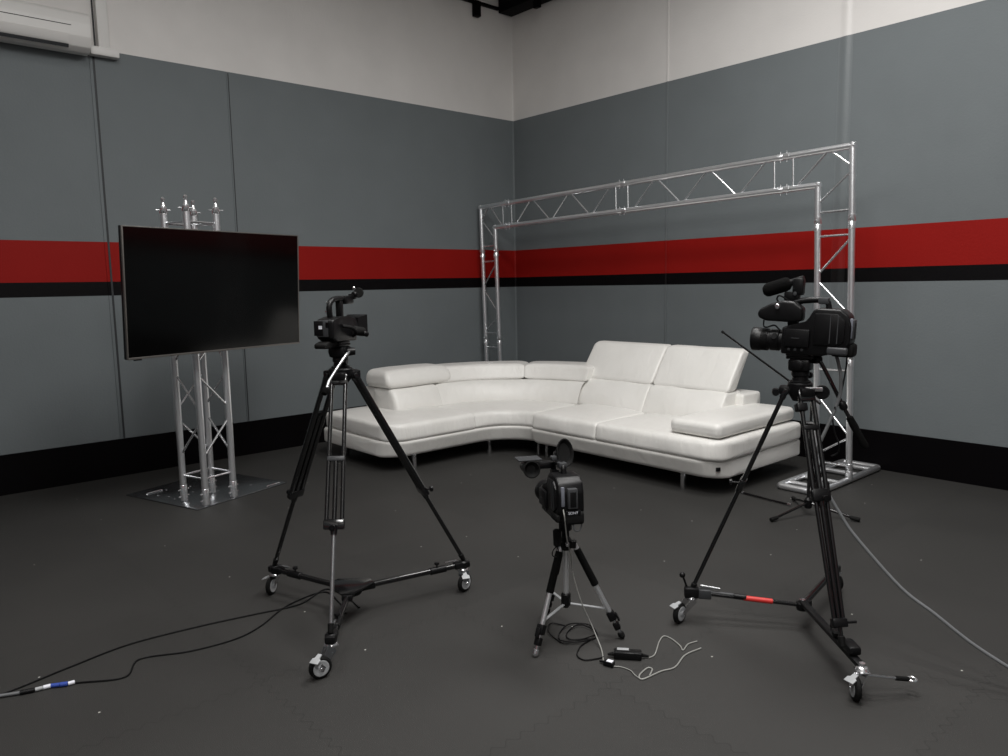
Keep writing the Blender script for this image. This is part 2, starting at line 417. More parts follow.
def foot_frame(x0, x1):
    y0, y1, z = -1.14, -0.055, 0.027
    f = None
    b = B()
    c = [(x0, y0, z), (x1, y0, z), (x1, y1, z), (x0, y1, z)]
    r = 0.025
    P = []
    for k, ((cx_, cy_), a0) in enumerate((((x0 + r, y0 + r), 180), ((x1 - r, y0 + r), 270), ((x1 - r, y1 - r), 0), ((x0 + r, y1 - r), 90))):
        for a in range(0, 91, 30): P.append((cx_ + r * math.cos(R(a0 + a)), cy_ + r * math.sin(R(a0 + a)), z))
    path(b, P, 0.0245, 14, smooth=False, closed=True)
    for yy in (-1.0, -0.76, -0.42, -0.17):
        tube(b, (x0, yy, z), (x1, yy, z), 0.02, seg=12)
    obj('foot_frame', b, ALU, t)
foot_frame(4.205, 4.505)
foot_frame(0.145, 0.41)

# ------------------------------------------------------------------ television on a truss tower
FA, FB_, FC, FD = Vector((1.4949, -4.5143)), Vector((1.4184, -4.2742)), Vector((1.1783, -4.3506)), Vector((1.2547, -4.5908))
t = thing('truss_tower', 'short square aluminium truss tower on a steel base plate behind the television', 'truss', (1.34, -4.43, 0))
o0 = Vector((1.34, -4.43, 0))
def L3(v, z): return Vector((v.x, v.y, z)) - o0
e1 = (FB_ - FA).normalized(); e2 = (FD - FA).normalized()
pc = [(1.46, -4.56), (1.254, -3.768), (0.47, -3.98), (0.62, -4.79)]
cor = Vector((1.555, -4.60)); 
plate = [cor, cor + e1 * 0.86, cor + e1 * 0.86 + e2 * 0.86, cor + e2 * 0.86]
b = B(); prism(b, [(p.x - o0.x, p.y - o0.y) for p in plate], 0.01, bev=0.002)
PL = mat('steel_plate', (0.25, 0.26, 0.27), 0.22, 0.9, bump=0.03, bscale=40, var=0.15, vscale=6)
pl = obj('base_plate', b, PL, t)
for (u_, v_) in ((0.10, 0.40), (0.12, 0.50), (0.10, 0.60), (0.30, 0.45), (0.42, 0.30), (0.55, 0.5), (0.40, 0.62), (0.66, 0.2), (0.70, 0.42), (0.24, 0.7)):
    q = cor + e1 * u_ + e2 * v_ - Vector((o0.x, o0.y)); b = B(); tube(b, (q.x, q.y, 0.0095), (q.x, q.y, 0.0125), 0.008, seg=10); obj('bolt', b, WELD, pl)
for (u_, v_, L) in ((0.68, 0.035, 0.13), (0.08, 0.72, 0.13)):
    q = cor + e1 * u_ + e2 * v_ - Vector((o0.x, o0.y)); d = e1 if v_ < 0.1 else e1
    b = B(); path(b, [(q.x, q.y, 0.008), (q.x + d.x * 0.01, q.y + d.y * 0.01, 0.014), (q.x + d.x * L, q.y + d.y * L, 0.014), (q.x + d.x * (L + 0.01), q.y + d.y * (L + 0.01), 0.008)], 0.004, 8, smooth=False)
    obj('handle', b, WELD, pl)
TT = 2.15
for v in (FA, FB_, FC, FD):
    b = B(); tube(b, L3(v, 0.012), L3(v, TT), 0.0245, seg=16); ch = obj('chord', b, ALU, t)
    b = B(); lathe(b, [(0.0245, 0), (0.0285, 0.006), (0.0285, 0.042), (0.019, 0.05), (0.014, 0.075), (0.009, 0.078), (0.009, 0.088), (0.0145, 0.098), (0.0145, 0.108), (0.006, 0.118), (0, 0.119)], Matrix.Translation(L3(v, TT)), 16)
    cp = obj('top_cone', b, WELD, ch)
    b = B(); q = L3(v, TT + 0.026); d3 = Vector((e1.x, e1.y, 0)) + Vector((e2.x, e2.y, 0)) * -0.6; d3.normalize()
    tube(b, q - d3 * 0.05, q + d3 * 0.05, 0.0035, seg=8); obj('pin', b, WELD, ch)
    b = B(); lathe(b, [(0.0255, 0), (0.03, 0.004), (0.028, 0.12), (0.0255, 0.125)], Matrix.Translation(L3(v, 0.012)), 16)
    obj('coupler', b, WELD, ch)
    for z in (0.05, 0.10):
        q = L3(v, z); d_ = Vector((e1.x, e1.y, 0))
        b = B(); tube(b, q - d_ * 0.045, q + d_ * 0.045, 0.005, seg=8); obj('pin', b, WELD, ch)
def tl(a, c): 
    b = B(); tube(b, a, c, 0.008, seg=10); obj('brace', b, WELD, t)
for (p, q, ph) in ((FA, FB_, 0), (FB_, FC, 1), (FC, FD, 0), (FD, FA, 1)):
    for z in (0.21, 2.08): tl(L3(p, z), L3(q, z))
    d = (q - p).normalized() * 0.022
    for k, zc in enumerate((0.50, 0.85, 1.20, 1.55, 1.88)):
        lo, hi = (p + d, q - d) if k % 2 == 0 else (q - d, p + d)
        tl(L3(lo, zc - 0.11), L3(hi, zc + 0.11))

ty = R(105.8)
W, H = 1.44, 0.85
t = thing('television', 'large flat television with a dark screen mounted on the truss tower', 'television', (1.678, -4.385, 1.59))
up = Vector((0, 0, 1)); n_ = Vector((math.sin(ty), -math.cos(ty), 0)); rt = Vector((math.cos(ty), math.sin(ty), 0))
u_ = (up * math.cos(R(3.3)) + n_ * math.sin(R(3.3))).normalized(); nn = rt.cross(u_).normalized()
t.matrix_world = Matrix(((rt.x, u_.x, nn.x, 1.674), (rt.y, u_.y, nn.y, -4.370), (rt.z, u_.z, nn.z, 1.583), (0, 0, 0, 1)))
b = B(); box(b, (0, 0, -0.022), (W, H, 0.03), bev=0.004); obj('casing', b, BLKP, t)
b = B()
for sx in (-1, 1): box(b, (sx * (W / 2 - 0.004), 0, -0.004), (0.010, H, 0.016), bev=0.002)
box(b, (0, H / 2 - 0.004, -0.004), (W, 0.008, 0.016), bev=0.002); box(b, (0, -H / 2 + 0.006, -0.004), (W, 0.014, 0.016), bev=0.002)
obj('bezel', b, BEZEL, t)
b = B(); box(b, (0, 0.003, -0.005), (W - 0.014, H - 0.018, 0.010)); obj('screen', b, GLASS, t)
b = B(); box(b, (0.0, -0.05, -0.055), (0.95, 0.5, 0.05), bev=0.02); obj('rear_housing', b, BLKP, t)
b = B()
for sx in (-0.12, 0.12): box(b, (sx, -0.02, -0.095), (0.04, 0.5, 0.035), bev=0.004)
box(b, (0, 0.06, -0.125), (0.34, 0.1, 0.03), bev=0.004)
for sx in (-0.14, 0.14): box(b, (sx, 0.06, -0.155), (0.05, 0.08, 0.05), bev=0.004)
obj('wall_bracket', b, BLK, t)
b = B(); box(b, (-0.64, -H / 2 - 0.005, -0.018), (0.05, 0.012, 0.02), bev=0.003); obj('infrared_sensor', b, BLKP, t)
# ------------------------------------------------------------------ white sectional sofa
SOFX = 1.74; SOFY = -1.70; AR = 0.36; ACX = SOFX + AR; ACY = SOFY - AR
def pl_left(y0, y1): return [((SOFX, y0), (-1, 0)), ((SOFX, y1), (-1, 0))]
def pl_arc(a0=180, a1=90, n=14):
    out = []
    for i in range(n + 1):
        a = R(a0 + (a1 - a0) * i / n); out.append(((ACX + AR * math.cos(a), ACY + AR * math.sin(a)), (math.cos(a), math.sin(a))))
    return out
def pl_right(x0, x1): return [((x0, SOFY), (0, 1)), ((x1, SOFY), (0, 1))]
def loft(bm, st, prof, plan_r=(0.05, 0.05), edge_r=0.03, step=0.07, crown=0.0, belly=0.0, seed=0, amp=0.0):
    """prof=(u0,u1,z0,z1,tilt0,tilt1): front face from u0 (bottom) to u0+tilt0 (top), back face likewise, along stations (front point, inward normal)"""
    u0, u1, z0, z1, sh0, sh1 = prof
    S_ = [0.0]
    for (f0, _), (f1, _) in zip(st, st[1:]): S_.append(S_[-1] + (Vector(f1) - Vector(f0)).length)
    L = S_[-1]
    def P(s):
        s = min(max(s, 0), L)
        for i in range(len(S_) - 1):
            if s <= S_[i + 1] + 1e-9:
                t_ = (s - S_[i]) / max(S_[i + 1] - S_[i], 1e-9)
                return Vector(st[i][0]).lerp(Vector(st[i + 1][0]), t_), Vector(st[i][1]).lerp(Vector(st[i + 1][1]), t_).normalized()
    ss = []
    for side in (0, 1):
        r_ = max(plan_r[side], edge_r)
        ds = [r_ * (1 - math.cos(R(a))) for a in (0, 12, 25, 40, 55, 72, 90)]
        ss += [d if side == 0 else L - d for d in ds]
    k = max(2, int(L / step)); ss += [L * i / k for i in range(1, k)]
    ss = sorted(set(round(x, 5) for x in ss))
    fs = [ss[0]]
    for x in ss[1:]:
        if x - fs[-1] > 0.0015: fs.append(x)
    ss = fs
    rings = []
    nA, nE = 5, 7
    for s in ss:
        ip = ie = 0.0
        for side, d in ((0, s), (1, L - s)):
            pr = plan_r[side]
            if d < pr: ip = max(ip, pr - math.sqrt(max(0, pr * pr - (pr - d) ** 2)))
            if d < edge_r: ie = max(ie, edge_r - math.sqrt(max(0, edge_r ** 2 - (edge_r - d) ** 2)))
        F, N = P(s)
        bl = min(1, max(0, min(s, L - s)) / 0.25) ** 0.5
        ua, ub, za, zb = ip, (u1 - u0) - ie, z0 + ie * 0.9, z1 - ie * 0.9
        if ub - ua < 0.02: ub = ua + 0.02
        r = min(edge_r * 0.999 - ie * 0.8, (zb - za) * 0.49, (ub - ua) * 0.49); r = max(r, 0.002)
        pts = []
        corners = ((ua + r, za + r, 180), (ub - r, za + r, 270), (ub - r, zb - r, 0), (ua + r, zb - r, 90))
        # front-bottom, back-bottom, back-top, front-top, with extra points on the faces
        for ci, (cu_, cz_, a0) in enumerate(corners):
            for q in range(nA):
                a = R(a0 + 90 * q / (nA - 1)); pts.append((cu_ + r * math.cos(a), cz_ + r * math.sin(a)))
            nx = corners[(ci + 1) % 4]; a1 = R(nx[2])
            e = (nx[0] + r * math.cos(a1), nx[1] + r * math.sin(a1)); b0 = pts[-1]
            for q in range(1, nE): pts.append((b0[0] + (e[0] - b0[0]) * q / nE, b0[1] + (e[1] - b0[1]) * q / nE))
        ring = []
        for (uu, zz) in pts:
            tz = (zz - z0) / (z1 - z0); tu = (uu) / (u1 - u0)
            sh = sh0 * (1 - tu) + sh1 * tu
            z_ = zz + (crown * bl * max(0, 4 * tu * (1 - tu)) ** 0.6 * max(0, tz) ** 2)
            u_f = uu + sh * tz - belly * bl * 4 * max(0, tz * (1 - tz)) * (1 - tu)
            p = F + N * (u0 + u_f)
            if amp:
                nz = noise.noise(Vector((p.x * 4 + seed, p.y * 4, z_ * 5))) * amp
                p = p - N * nz; z_ += nz * 0.6
            ring.append(bm.verts.new((p.x, p.y, z_)))
        rings.append(ring)
    n = len(rings[0])
    for a, c in zip(rings, rings[1:]):
        for k in range(n): bm.faces.new((a[k], a[(k + 1) % n], c[(k + 1) % n], c[k]))
    for rg, fl in ((rings[0], 1), (rings[-1], 0)):
        c0 = Vector((0, 0, 0))
        for v in rg: c0 += v.co
        c = bm.verts.new(c0 / n)
        for k in range(n): bm.faces.new((rg[k], rg[(k + 1) % n], c))
def seam(pts, parent, r=0.004):
    b = B(); path(b, pts, r, 6, n=3); return obj('piping', b, LEATHER, parent)
sofa = thing('sectional_sofa', 'long white leather corner sofa with raised headrests standing by the walls', 'sofa', (0, 0, 0))
LEATH = LEATHER
left_run = pl_left(-3.06, -2.12) + pl_arc()
left_st = left_run + pl_right(ACX + 0.02, 2.13)
# plinth
b = B(); loft(b, left_run, (0.035, 1.15, 0.135, 0.282, -0.055, 0.0), (0.22, 0.01), 0.028); obj('base', b, LEATH, sofa)
b = B(); loft(b, pl_right(2.10, 4.06), (-0.015, 1.18, 0.135, 0.282, -0.055, 0.0), (0.012, 0.20), 0.028); obj('base', b, LEATH, sofa)
# dark recess between plinth and cushions is left by the rounded edges
# seats
b = B(); loft(b, pl_left(-3.05, -2.12), (-0.02, 1.12, 0.278, 0.425, 0.02, 0.0), (0.20, 0.02), 0.032, crown=0.02, belly=0.008, amp=0.008); s1_ = obj('seat_cushion', b, LEATH, sofa)
b = B(); loft(b, pl_left(-2.14, -2.06) + pl_arc(), (-0.015, 1.10, 0.278, 0.422, 0.02, 0.0), (0.02, 0.02), 0.032, crown=0.015, belly=0.008, amp=0.008, seed=3); obj('seat_cushion', b, LEATH, sofa)
b = B(); loft(b, pl_right(2.11, 2.885), (-0.07, 1.0, 0.278, 0.425, 0.02, 0.0), (0.03, 0.03), 0.032, crown=0.025, belly=0.008, amp=0.008, seed=5); obj('seat_cushion', b, LEATH, sofa)
b = B(); loft(b, pl_right(2.875, 4.08), (-0.07, 1.15, 0.278, 0.425, 0.02, 0.0), (0.03, 0.17), 0.032, crown=0.02, belly=0.008, amp=0.008, seed=9); obj('seat_cushion', b, LEATH, sofa)
# backs
def run_l(y0): return [((SOFX, y0), (-1, 0)), ((SOFX, ACY), (-1, 0))] + pl_arc() + [((2.12, SOFY), (0, 1))]
b = B(); loft(b, [((SOFX, -2.60), (-1, 0)), ((SOFX, ACY), (-1, 0))], (0.56, 0.98, 0.40, 0.632, 0.10, 0.0), (0.05, 0.005), 0.04, belly=0.035, amp=0.008, seed=2); obj('back_cushion', b, LEATH, sofa)
b = B(); loft(b, [((SOFX, ACY - 0.01), (-1, 0))] + pl_arc() + [((2.03, SOFY), (0, 1))], (0.56, 0.98, 0.40, 0.632, 0.10, 0.0), (0.005, 0.02), 0.04, belly=0.03, amp=0.008, seed=4); obj('back_cushion', b, LEATH, sofa)
b = B(); loft(b, [((SOFX, -2.575), (-1, 0)), ((SOFX, -2.42), (-1, 0))], (0.66, 1.16, 0.30, 0.625, 0.02, 0.0), (0.01, 0.01), 0.02); obj('back_panel', b, LEATH, sofa)
b = B(); loft(b, run_l(-2.56), (0.9, 1.17, 0.16, 0.63, 0.0, 0.0), (0.01, 0.01), 0.03); obj('back_shell', b, LEATH, sofa)
for xa_, xb_, sd in ((1.91, 2.835, 1), (2.83, 3.62, 6)):
    b = B(); loft(b, pl_right(xa_, xb_), (0.60, 0.95, 0.40, 0.665, 0.15, 0.05), (0.012, 0.012), 0.04, belly=0.03, amp=0.008, seed=sd); obj('back_cushion', b, LEATH, sofa)
b = B(); loft(b, pl_right(1.92, 3.69), (0.86, 1.18, 0.16, 0.645, 0.03, 0.0), (0.01, 0.02), 0.03); obj('back_shell', b, LEATH, sofa)
# headrests: folded ones along the left run and corner, two raised on the right
b = B(); loft(b, [((SOFX, -2.63), (-1, 0)), ((SOFX, -1.87), (-1, 0))], (0.64, 1.10, 0.632, 0.80, 0.06, -0.03), (0.05, 0.03), 0.07, crown=0.015, amp=0.008, seed=7); obj('headrest', b, LEATH, sofa)
b = B(); loft(b, [((SOFX, -2.0), (-1, 0))] + pl_arc(180, 128, 8), (0.675, 1.08, 0.630, 0.785, 0.06, -0.03), (0.006, 0.004), 0.03, crown=0.01, amp=0.006, seed=8); obj('headrest', b, LEATH, sofa)
b = B(); loft(b, pl_arc(128, 90, 8) + [((2.0, SOFY), (0, 1))][:0], (0.675, 1.08, 0.630, 0.785, 0.06, -0.03), (0.004, 0.01), 0.03, crown=0.01, amp=0.006, seed=11); obj('headrest', b, LEATH, sofa)
for xa_, xb_, sd in ((1.945, 2.825, 1), (2.83, 3.615, 6)):
    b = B(); loft(b, pl_right(xa_, xb_), (0.755, 0.915, 0.655, 1.01, 0.25, 0.22), (0.02, 0.02), 0.045, belly=0.015, amp=0.006, seed=sd + 20); h_ = obj('headrest', b, LEATH, sofa)
# arm pad
b = B(); loft(b, pl_right(3.585, 4.035), (0.0, 1.12, 0.44, 0.55, 0.0, 0.0), (0.05, 0.06), 0.04, crown=0.012, amp=0.005, seed=30); obj('arm_pad', b, LEATH, sofa)
# chrome legs
for (x, y) in ((1.69, -2.78), (1.69, -1.92), (2.06, -1.62), (2.17, -1.62), (3.70, -1.665), (0.75, -2.9), (3.8, -0.7), (2.0, -0.75)):
    b = B(); box(b, (x, y, 0.078), (0.03, 0.03, 0.156), bev=0.003); obj('leg', b, CHROME, sofa, label='slim chrome leg')
b = B(); box(b, (0, 0, 0), (0.035, 0.006, 0.03), Matrix.Translation((3.86 + 0.2 * math.cos(R(-38)), -1.56 + 0.2 * math.sin(R(-38)), 0.215)) @ Matrix.Rotation(R(52), 4, 'Z'), bev=0.002); obj('brand_tag', b, BLKP, sofa, label='small black square tag')
# ------------------------------------------------------------------ dollies and tripods
def lerp(a, b, t_): return Vector(a).lerp(Vector(b), t_)
def caster(parent, top, ground, yaw, brake=1):
    """swivel caster: stem under top, wheel standing on ground (x,y), axle pointing along yaw"""
    gx, gy = ground; rw = 0.048
    ax = Vector((math.cos(R(yaw)), math.sin(R(yaw)), 0)); fw = Vector((-ax.y, ax.x, 0))
    wc = Vector((gx, gy, rw))
    b = B(); lathe(b, [(0.0, -0.0125), (rw - 0.008, -0.0125), (rw, -0.006), (rw, 0.006), (rw - 0.008, 0.0125), (0.0, 0.0125)], frame(wc, ax), 28)
    wl = obj('caster_wheel', b, BLKM, parent)
    b = B(); lathe(b, [(0.0, -0.015), (0.010, -0.015), (0.012, -0.013), (0.024, -0.0125), (0.031, -0.0145), (0.034, -0.0135), (0.034, 0.0135), (0.031, 0.0145), (0.024, 0.0125), (0.012, 0.013), (0.010, 0.015), (0.0, 0.015)], frame(wc, ax), 24)
    obj('wheel_hub', b, PALEP, wl)
    stem = Vector((top[0], top[1], 0.118))
    b = B()
    for sgn in (-1, 1):
        o_ = ax * 0.019 * sgn
        p0 = wc + o_; p1 = Vector((stem.x, stem.y, 0.106)) + o_
        d = (p1 - p0); n2 = d.cross(ax).normalized()
        vs = []
        for q, wdt in ((0, 0.011), (0.55, 0.019), (1, 0.024)):
            c_ = p0 + d * q
            for e in (-1, 1):
                for f in (-0.0015, 0.0015): vs.append(bmesh_v(b, c_ + n2 * wdt * e + ax * f))
        for k in (0, 4):
            a0, a1, a2, a3 = vs[k:k + 4]; c0, c1, c2, c3 = vs[k + 4:k + 8]
            for fc in ((a0, a2, c2, c0), (a1, c1, c3, a3), (a0, c0, c1, a1), (a2, a3, c3, c2)): b.faces.new(fc)
        b.faces.new(vs[0:2] + [vs[3], vs[2]]); b.faces.new(vs[8:10] + [vs[11], vs[10]])
    M = Matrix.Translation((stem.x, stem.y, 0.108)) @ Matrix.Rotation(R(yaw), 4, 'Z')
    box(b, (0, 0, 0), (0.05, 0.05, 0.005), M, bev=0.001)
    tube(b, wc - ax * 0.023, wc + ax * 0.023, 0.005, seg=8)
    fk = obj('caster_fork', b, CHROME, parent)
    b = B(); lathe(b, [(0.024, 0), (0.026, 0.004), (0.02, 0.014), (0.011, 0.018), (0.011, 0.03)], Matrix.Translation((stem.x, stem.y, 0.110)), 18); obj('swivel', b, WELD, fk)
    if brake:
        away = (Vector((gx, gy, 0)) - Vector((stem.x, stem.y, 0)))
        d = away.normalized() if away.length > 0.01 else fw
        yb = math.atan2(d.y, d.x)
        Mb = Matrix.Translation((gx, gy, 0.098)) @ Matrix.Rotation(yb, 4, 'Z') @ Matrix.Rotation(R(22), 4, 'Y')
        b = B(); prism(b, [(-0.005, -0.010), (0.018, -0.010), (0.022, -0.020), (0.046, -0.020), (0.046, 0.020), (0.022, 0.020), (0.018, 0.010), (-0.005, 0.010)], 0.005, Mb, bev=0.001)
        obj('brake_pedal', b, PALEP, parent)
def bmesh_v(b, p): return b.verts.new(p)
def twin_leg(parent, top, foot, frac, gap_top, gap_bot, rt_=0.0095, rc=0.0105, collar=0.33, side=None, mid_r=0.008, lower_triple=False, glossy=None):
    """spreader-less video leg: two parallel tubes above, single telescoping tube below"""
    top = Vector(top); foot = Vector(foot); d = (foot - top).normalized()
    out = Vector((d.x, d.y, 0)).normalized(); s_ = Vector((-out.y, out.x, 0)) if side is None else Vector(side)
    j = lerp(top, foot, frac)
    leg = B(); box(leg, (0, 0, 0), (gap_top * 1.3, 0.026, 0.05), frame(top, d, s_), bev=0.006)
    leg = obj('leg', leg, BLK, parent)
    for e in (-1, 1):
        b = B(); tube(b, top + s_ * gap_top / 2 * e, j + s_ * gap_bot / 2 * e, rt_, seg=12); obj('tube', b, BLK, leg)
    b = B(); tube(b, lerp(top, j, collar), j, rc, seg=12); obj('tube', b, BLK, leg)
    b = B(); tube(b, j, foot, rc * 0.95, rc * 0.88, seg=12); obj('lower_tube', b, glossy or BLK, leg)
    b = B(); box(b, (0, 0, 0), (gap_bot + 0.024, 0.028, 0.045), frame(j, d, s_), bev=0.006)
    tube(b, j + d * 0.015, j + d * 0.045, 0.016, 0.014, seg=14); obj('clamp', b, BLK, leg)
    b = B(); k = j + out * 0.014; tube(b, k, k + out * 0.03, 0.004, seg=8); lathe(b, [(0.0, 0.0), (0.014, 0.0), (0.014, 0.010), (0.0, 0.012)], frame(k + out * 0.03, out), 10); obj('clamp_knob', b, BLKP, leg)
    b = B(); q = lerp(top, j, collar); box(b, (0, 0, 0), (gap_bot + 0.01, 0.022, 0.022), frame(q, d, s_), bev=0.004); obj('collar', b, GREYP if collar > 0.4 else BLKP, leg)
    b = B(); tube(b, foot - d * 0.03, foot + d * 0.012, 0.014, 0.011, seg=12, ch=0.003); obj('foot', b, BLKM, leg)
    return leg
def fluid_head(parent, c, yaw, pan=None, pan2=None, sc=1.0, z0=0.0):
    """bowl, base, drag housing and camera plate over point c; yaw = camera forward direction in degrees"""
    M = Matrix.Translation(c) @ Matrix.Rotation(R(yaw - 90), 4, 'Z') @ Matrix.Scale(sc, 4)
    hd = B(); lathe(hd, [(0.0, -0.06), (0.016, -0.058), (0.018, -0.03), (0.045, -0.018), (0.048, 0.0), (0.036, 0.006), (0.034, 0.022), (0.040, 0.026), (0.040, 0.045), (0.030, 0.05), (0.0, 0.05)], M, 24)
    hd = obj('fluid_head', hd, BLKP, parent)
    b = B(); box(b, (0, 0, 0.075), (0.085, 0.095, 0.055), M, bev=0.012); box(b, (0, 0, 0.109), (0.065, 0.115, 0.014), M, bev=0.004); obj('tilt_housing', b, BLKP, hd)
    b = B(); box(b, (0, 0.01, 0.1215), (0.055, 0.10, 0.011), M, bev=0.002); obj('camera_plate', b, GREYP, hd)
    for sx in (-1, 1):
        b = B(); lathe(b, [(0.0, 0), (0.022, 0), (0.024, 0.012), (0.016, 0.016), (0.0, 0.016)], M @ Matrix.Translation((0.042 * sx, 0.0, 0.078)) @ Matrix.Rotation(R(90 * sx), 4, 'Y'), 18); obj('drag_knob', b, BLKP, hd)
    b = B(); lathe(b, [(0.0, 0), (0.014, 0.0), (0.016, 0.01), (0.012, 0.02), (0.0, 0.02)], M @ Matrix.Translation((0.03, -0.03, 0.025)) @ Matrix.Rotation(R(90), 4, 'Y'), 14); obj('lock_knob', b, BLKP, hd)
    return hd, M
def pan_bar(parent, pts, r, m=BLK, grip=0.35, knob=True):
    b = B(); path(b, pts, r, 10, n=5); h = obj('pan_handle', b, m, parent)
    e1_, e0 = Vector(pts[-1]), Vector(pts[-2]); d = (e1_ - e0).normalized()
    L = grip
    b = B(); lathe(b, [(r, 0), (0.0145, 0.006), (0.0165, L * 0.3), (0.0145, L * 0.7), (0.0165, L - 0.012), (0.012, L), (0, L)], frame(e1_ - d * (L * 0.3), d), 16); obj('grip', b, FOAM, h)
    if knob:
        b = B(); lathe(b, [(0.0, -0.018), (0.017, -0.018), (0.019, 0.0), (0.017, 0.018), (0.0, 0.018)], frame(pts[0], (0.3, 0.9, 0)), 16); obj('rosette', b, BLKP, h)
    return h

# --- left dolly + tripod
AC = Vector((3.9, -4.69, 0))
t = thing('tripod_dolly', 'three-armed black wheeled dolly under the left tripod', 'dolly', tuple(AC))
fA = [Vector((3.394, -4.845, 0.15)), Vector((4.028, -4.093, 0.15)), Vector((4.299, -5.016, 0.15))]
wA = [(3.372, -4.861), (4.050, -4.103), (4.335, -5.090)]
b = B()
hub = [( 0.075 * math.cos(R(a)), 0.075 * math.sin(R(a))) for a in range(0, 360, 30)]
lathe(b, [(0.0, 0.115), (0.05, 0.115), (0.056, 0.122), (0.056, 0.150), (0.048, 0.156), (0.0, 0.156)], Matrix.Identity(4), 24)
for f in fA:
    d = (f - AC); d.z = 0; d.normalize(); a = math.atan2(d.y, d.x)
    box(b, (0.075, 0, 0.137), (0.09, 0.052, 0.032), Matrix.Rotation(a, 4, 'Z'), bev=0.008)
for i in range(3):
    d0 = fA[i] - AC; d1 = fA[(i + 1) % 3] - AC
obj('centre_hub', b, BLKP, t)
b = B(); tri = []
for f in fA:
    d = (f - AC); d.z = 0; d.normalize(); tri += [(d.x * 0.11 + d.y * 0.03, d.y * 0.11 - d.x * 0.03), (d.x * 0.11 - d.y * 0.03, d.y * 0.11 + d.x * 0.03)]
tri.sort(key=lambda q: math.atan2(q[1], q[0])); prism(b, tri, 0.006, Matrix.Translation((0, 0, 0.153)), bev=0.001); obj('hub_plate', b, BLK, t)
for f, wh, yw in zip(fA, wA, (35, 10, -8)):
    d = (f - AC); d.z = 0; L = d.length; d.normalize(); s_ = Vector((-d.y, d.x, 0)); rel = f - AC
    z = 0.137
    b = B(); tube(b, d * 0.09 + Vector((0, 0, z)), d * (L - 0.02) + Vector((0, 0, z)), 0.0145, seg=14); ar = obj('arm', b, BLK, t)
    b = B(); tube(b, d * (L - 0.19) + Vector((0, 0, z)), d * (L - 0.10) + Vector((0, 0, z)), 0.019, seg=14, ch=0.003); obj('clamp', b, BLKP, ar)
    b = B(); q = d * (L - 0.15) + Vector((0, 0, z)); tube(b, q, q + Vector((0, 0, 0.032)), 0.004, seg=8); lathe(b, [(0, 0), (0.012, 0), (0.014, 0.006), (0.012, 0.012), (0, 0.012)], Matrix.Translation(q + Vector((0, 0, 0.03))), 10); obj('clamp_knob', b, BLKP, ar)
    b = B(); M = frame(d * L + Vector((0, 0, z)), (0, 0, 1), d); box(b, (-0.01, 0, 0.002), (0.09, 0.046, 0.036), M, bev=0.010); lathe(b, [(0.0, -0.022), (0.022, -0.022), (0.026, 0.0), (0.026, 0.016), (0.019, 0.022), (0.0, 0.022)], M, 18); e_ = obj('end_bracket', b, BLKP, ar)
    b = B(); q = d * (L - 0.085) + Vector((0, 0, z + 0.03)); tube(b, q - d * 0.02, q + d * 0.05, 0.005, seg=8); obj('chrome_bolt', b, CHROME, ar)
    top = (rel.x, rel.y, 0.118); caster(t, top, (wh[0] - AC.x, wh[1] - AC.y), yw)
t = thing('video_tripod', 'tall black video tripod standing on the left wheeled dolly', 'tripod', tuple(AC))
PZ = 1.195
b = B(); lathe(b, [(0.0, PZ - 0.045), (0.03, PZ - 0.045), (0.05, PZ - 0.02), (0.056, PZ), (0.056, PZ + 0.022), (0.05, PZ + 0.028), (0.0, PZ + 0.028)], Matrix.Identity(4), 24)
for f in fA:
    d = (f - AC); d.z = 0; d.normalize(); box(b, (0.062, 0, PZ - 0.005), (0.05, 0.065, 0.04), Matrix.Rotation(math.atan2(d.y, d.x), 4, 'Z'), bev=0.008)
obj('crown', b, BLKP, t)
for f in fA:
    d = (f - AC); d.z = 0; d.normalize()
    twin_leg(t, d * 0.068 + Vector((0, 0, PZ - 0.02)), f - AC + Vector((0, 0, 0.02)), 0.60, 0.062, 0.068, rt_=0.0095 if f is fA[2] else 0.0125, rc=0.0105 if f is fA[2] else 0.012, collar=0.56 if f is fA[2] else 0.3, glossy=SATIN if f is fA[2] else None)
hd, HM = fluid_head(t, Vector((0, 0, PZ + 0.035)), 124, sc=0.92)
fw = Vector((math.cos(R(124)), math.sin(R(124)), 0)); rg = Vector((fw.y, -fw.x, 0))
pan_bar(hd, [tuple(rg * 0.055 + Vector((0, 0, 1.30))), tuple(rg * 0.055 - fw * 0.06 + Vector((0, 0, 1.285))), tuple(rg * 0.05 - fw * 0.20 + Vector((0, 0, 1.20))), tuple(rg * 0.05 - fw * 0.25 + Vector((0, 0, 1.155)))], 0.0065, SATIN, 0.035)

# --- right dolly + tripod
CC = Vector((5.474, -3.348, 0))
fC = [Vector((5.068, -3.535, 0.14)), Vector((5.815, -3.615, 0.16)), Vector((5.388, -2.765, 0.13))]
t = thing('tripod_dolly', 'folding black wheeled dolly with red-taped arm under the right tripod', 'dolly', tuple(CC))
jc = Vector((5.462, -3.24, 0.108)) - CC
def capsule(p, q, r, m, name, par, seg=12):
    b = B(); tube(b, p, q, r, seg=seg, ch=r * 0.25); return obj(name, b, m, par)
b = B(); lathe(b, [(0.0, -0.022), (0.024, -0.022), (0.028, -0.01), (0.028, 0.012), (0.015, 0.02), (0.0, 0.02)], Matrix.Translation(jc), 16); box(b, (0.0, 0.02, 0), (0.05, 0.06, 0.03), Matrix.Translation(jc), bev=0.006); hb = obj('centre_hub', b, BLKP, t)
b = B(); lathe(b, [(0, 0), (0.013, 0), (0.014, 0.008), (0, 0.009)], Matrix.Translation(jc + Vector((0, 0, 0.02))), 12); obj('chrome_bolt', b, CHROME, hb)
w1 = Vector((5.068, -3.54, 0.140)) - CC
arm = capsule(jc, w1, 0.010, BLK, 'arm', t)
dd = (w1 - jc)
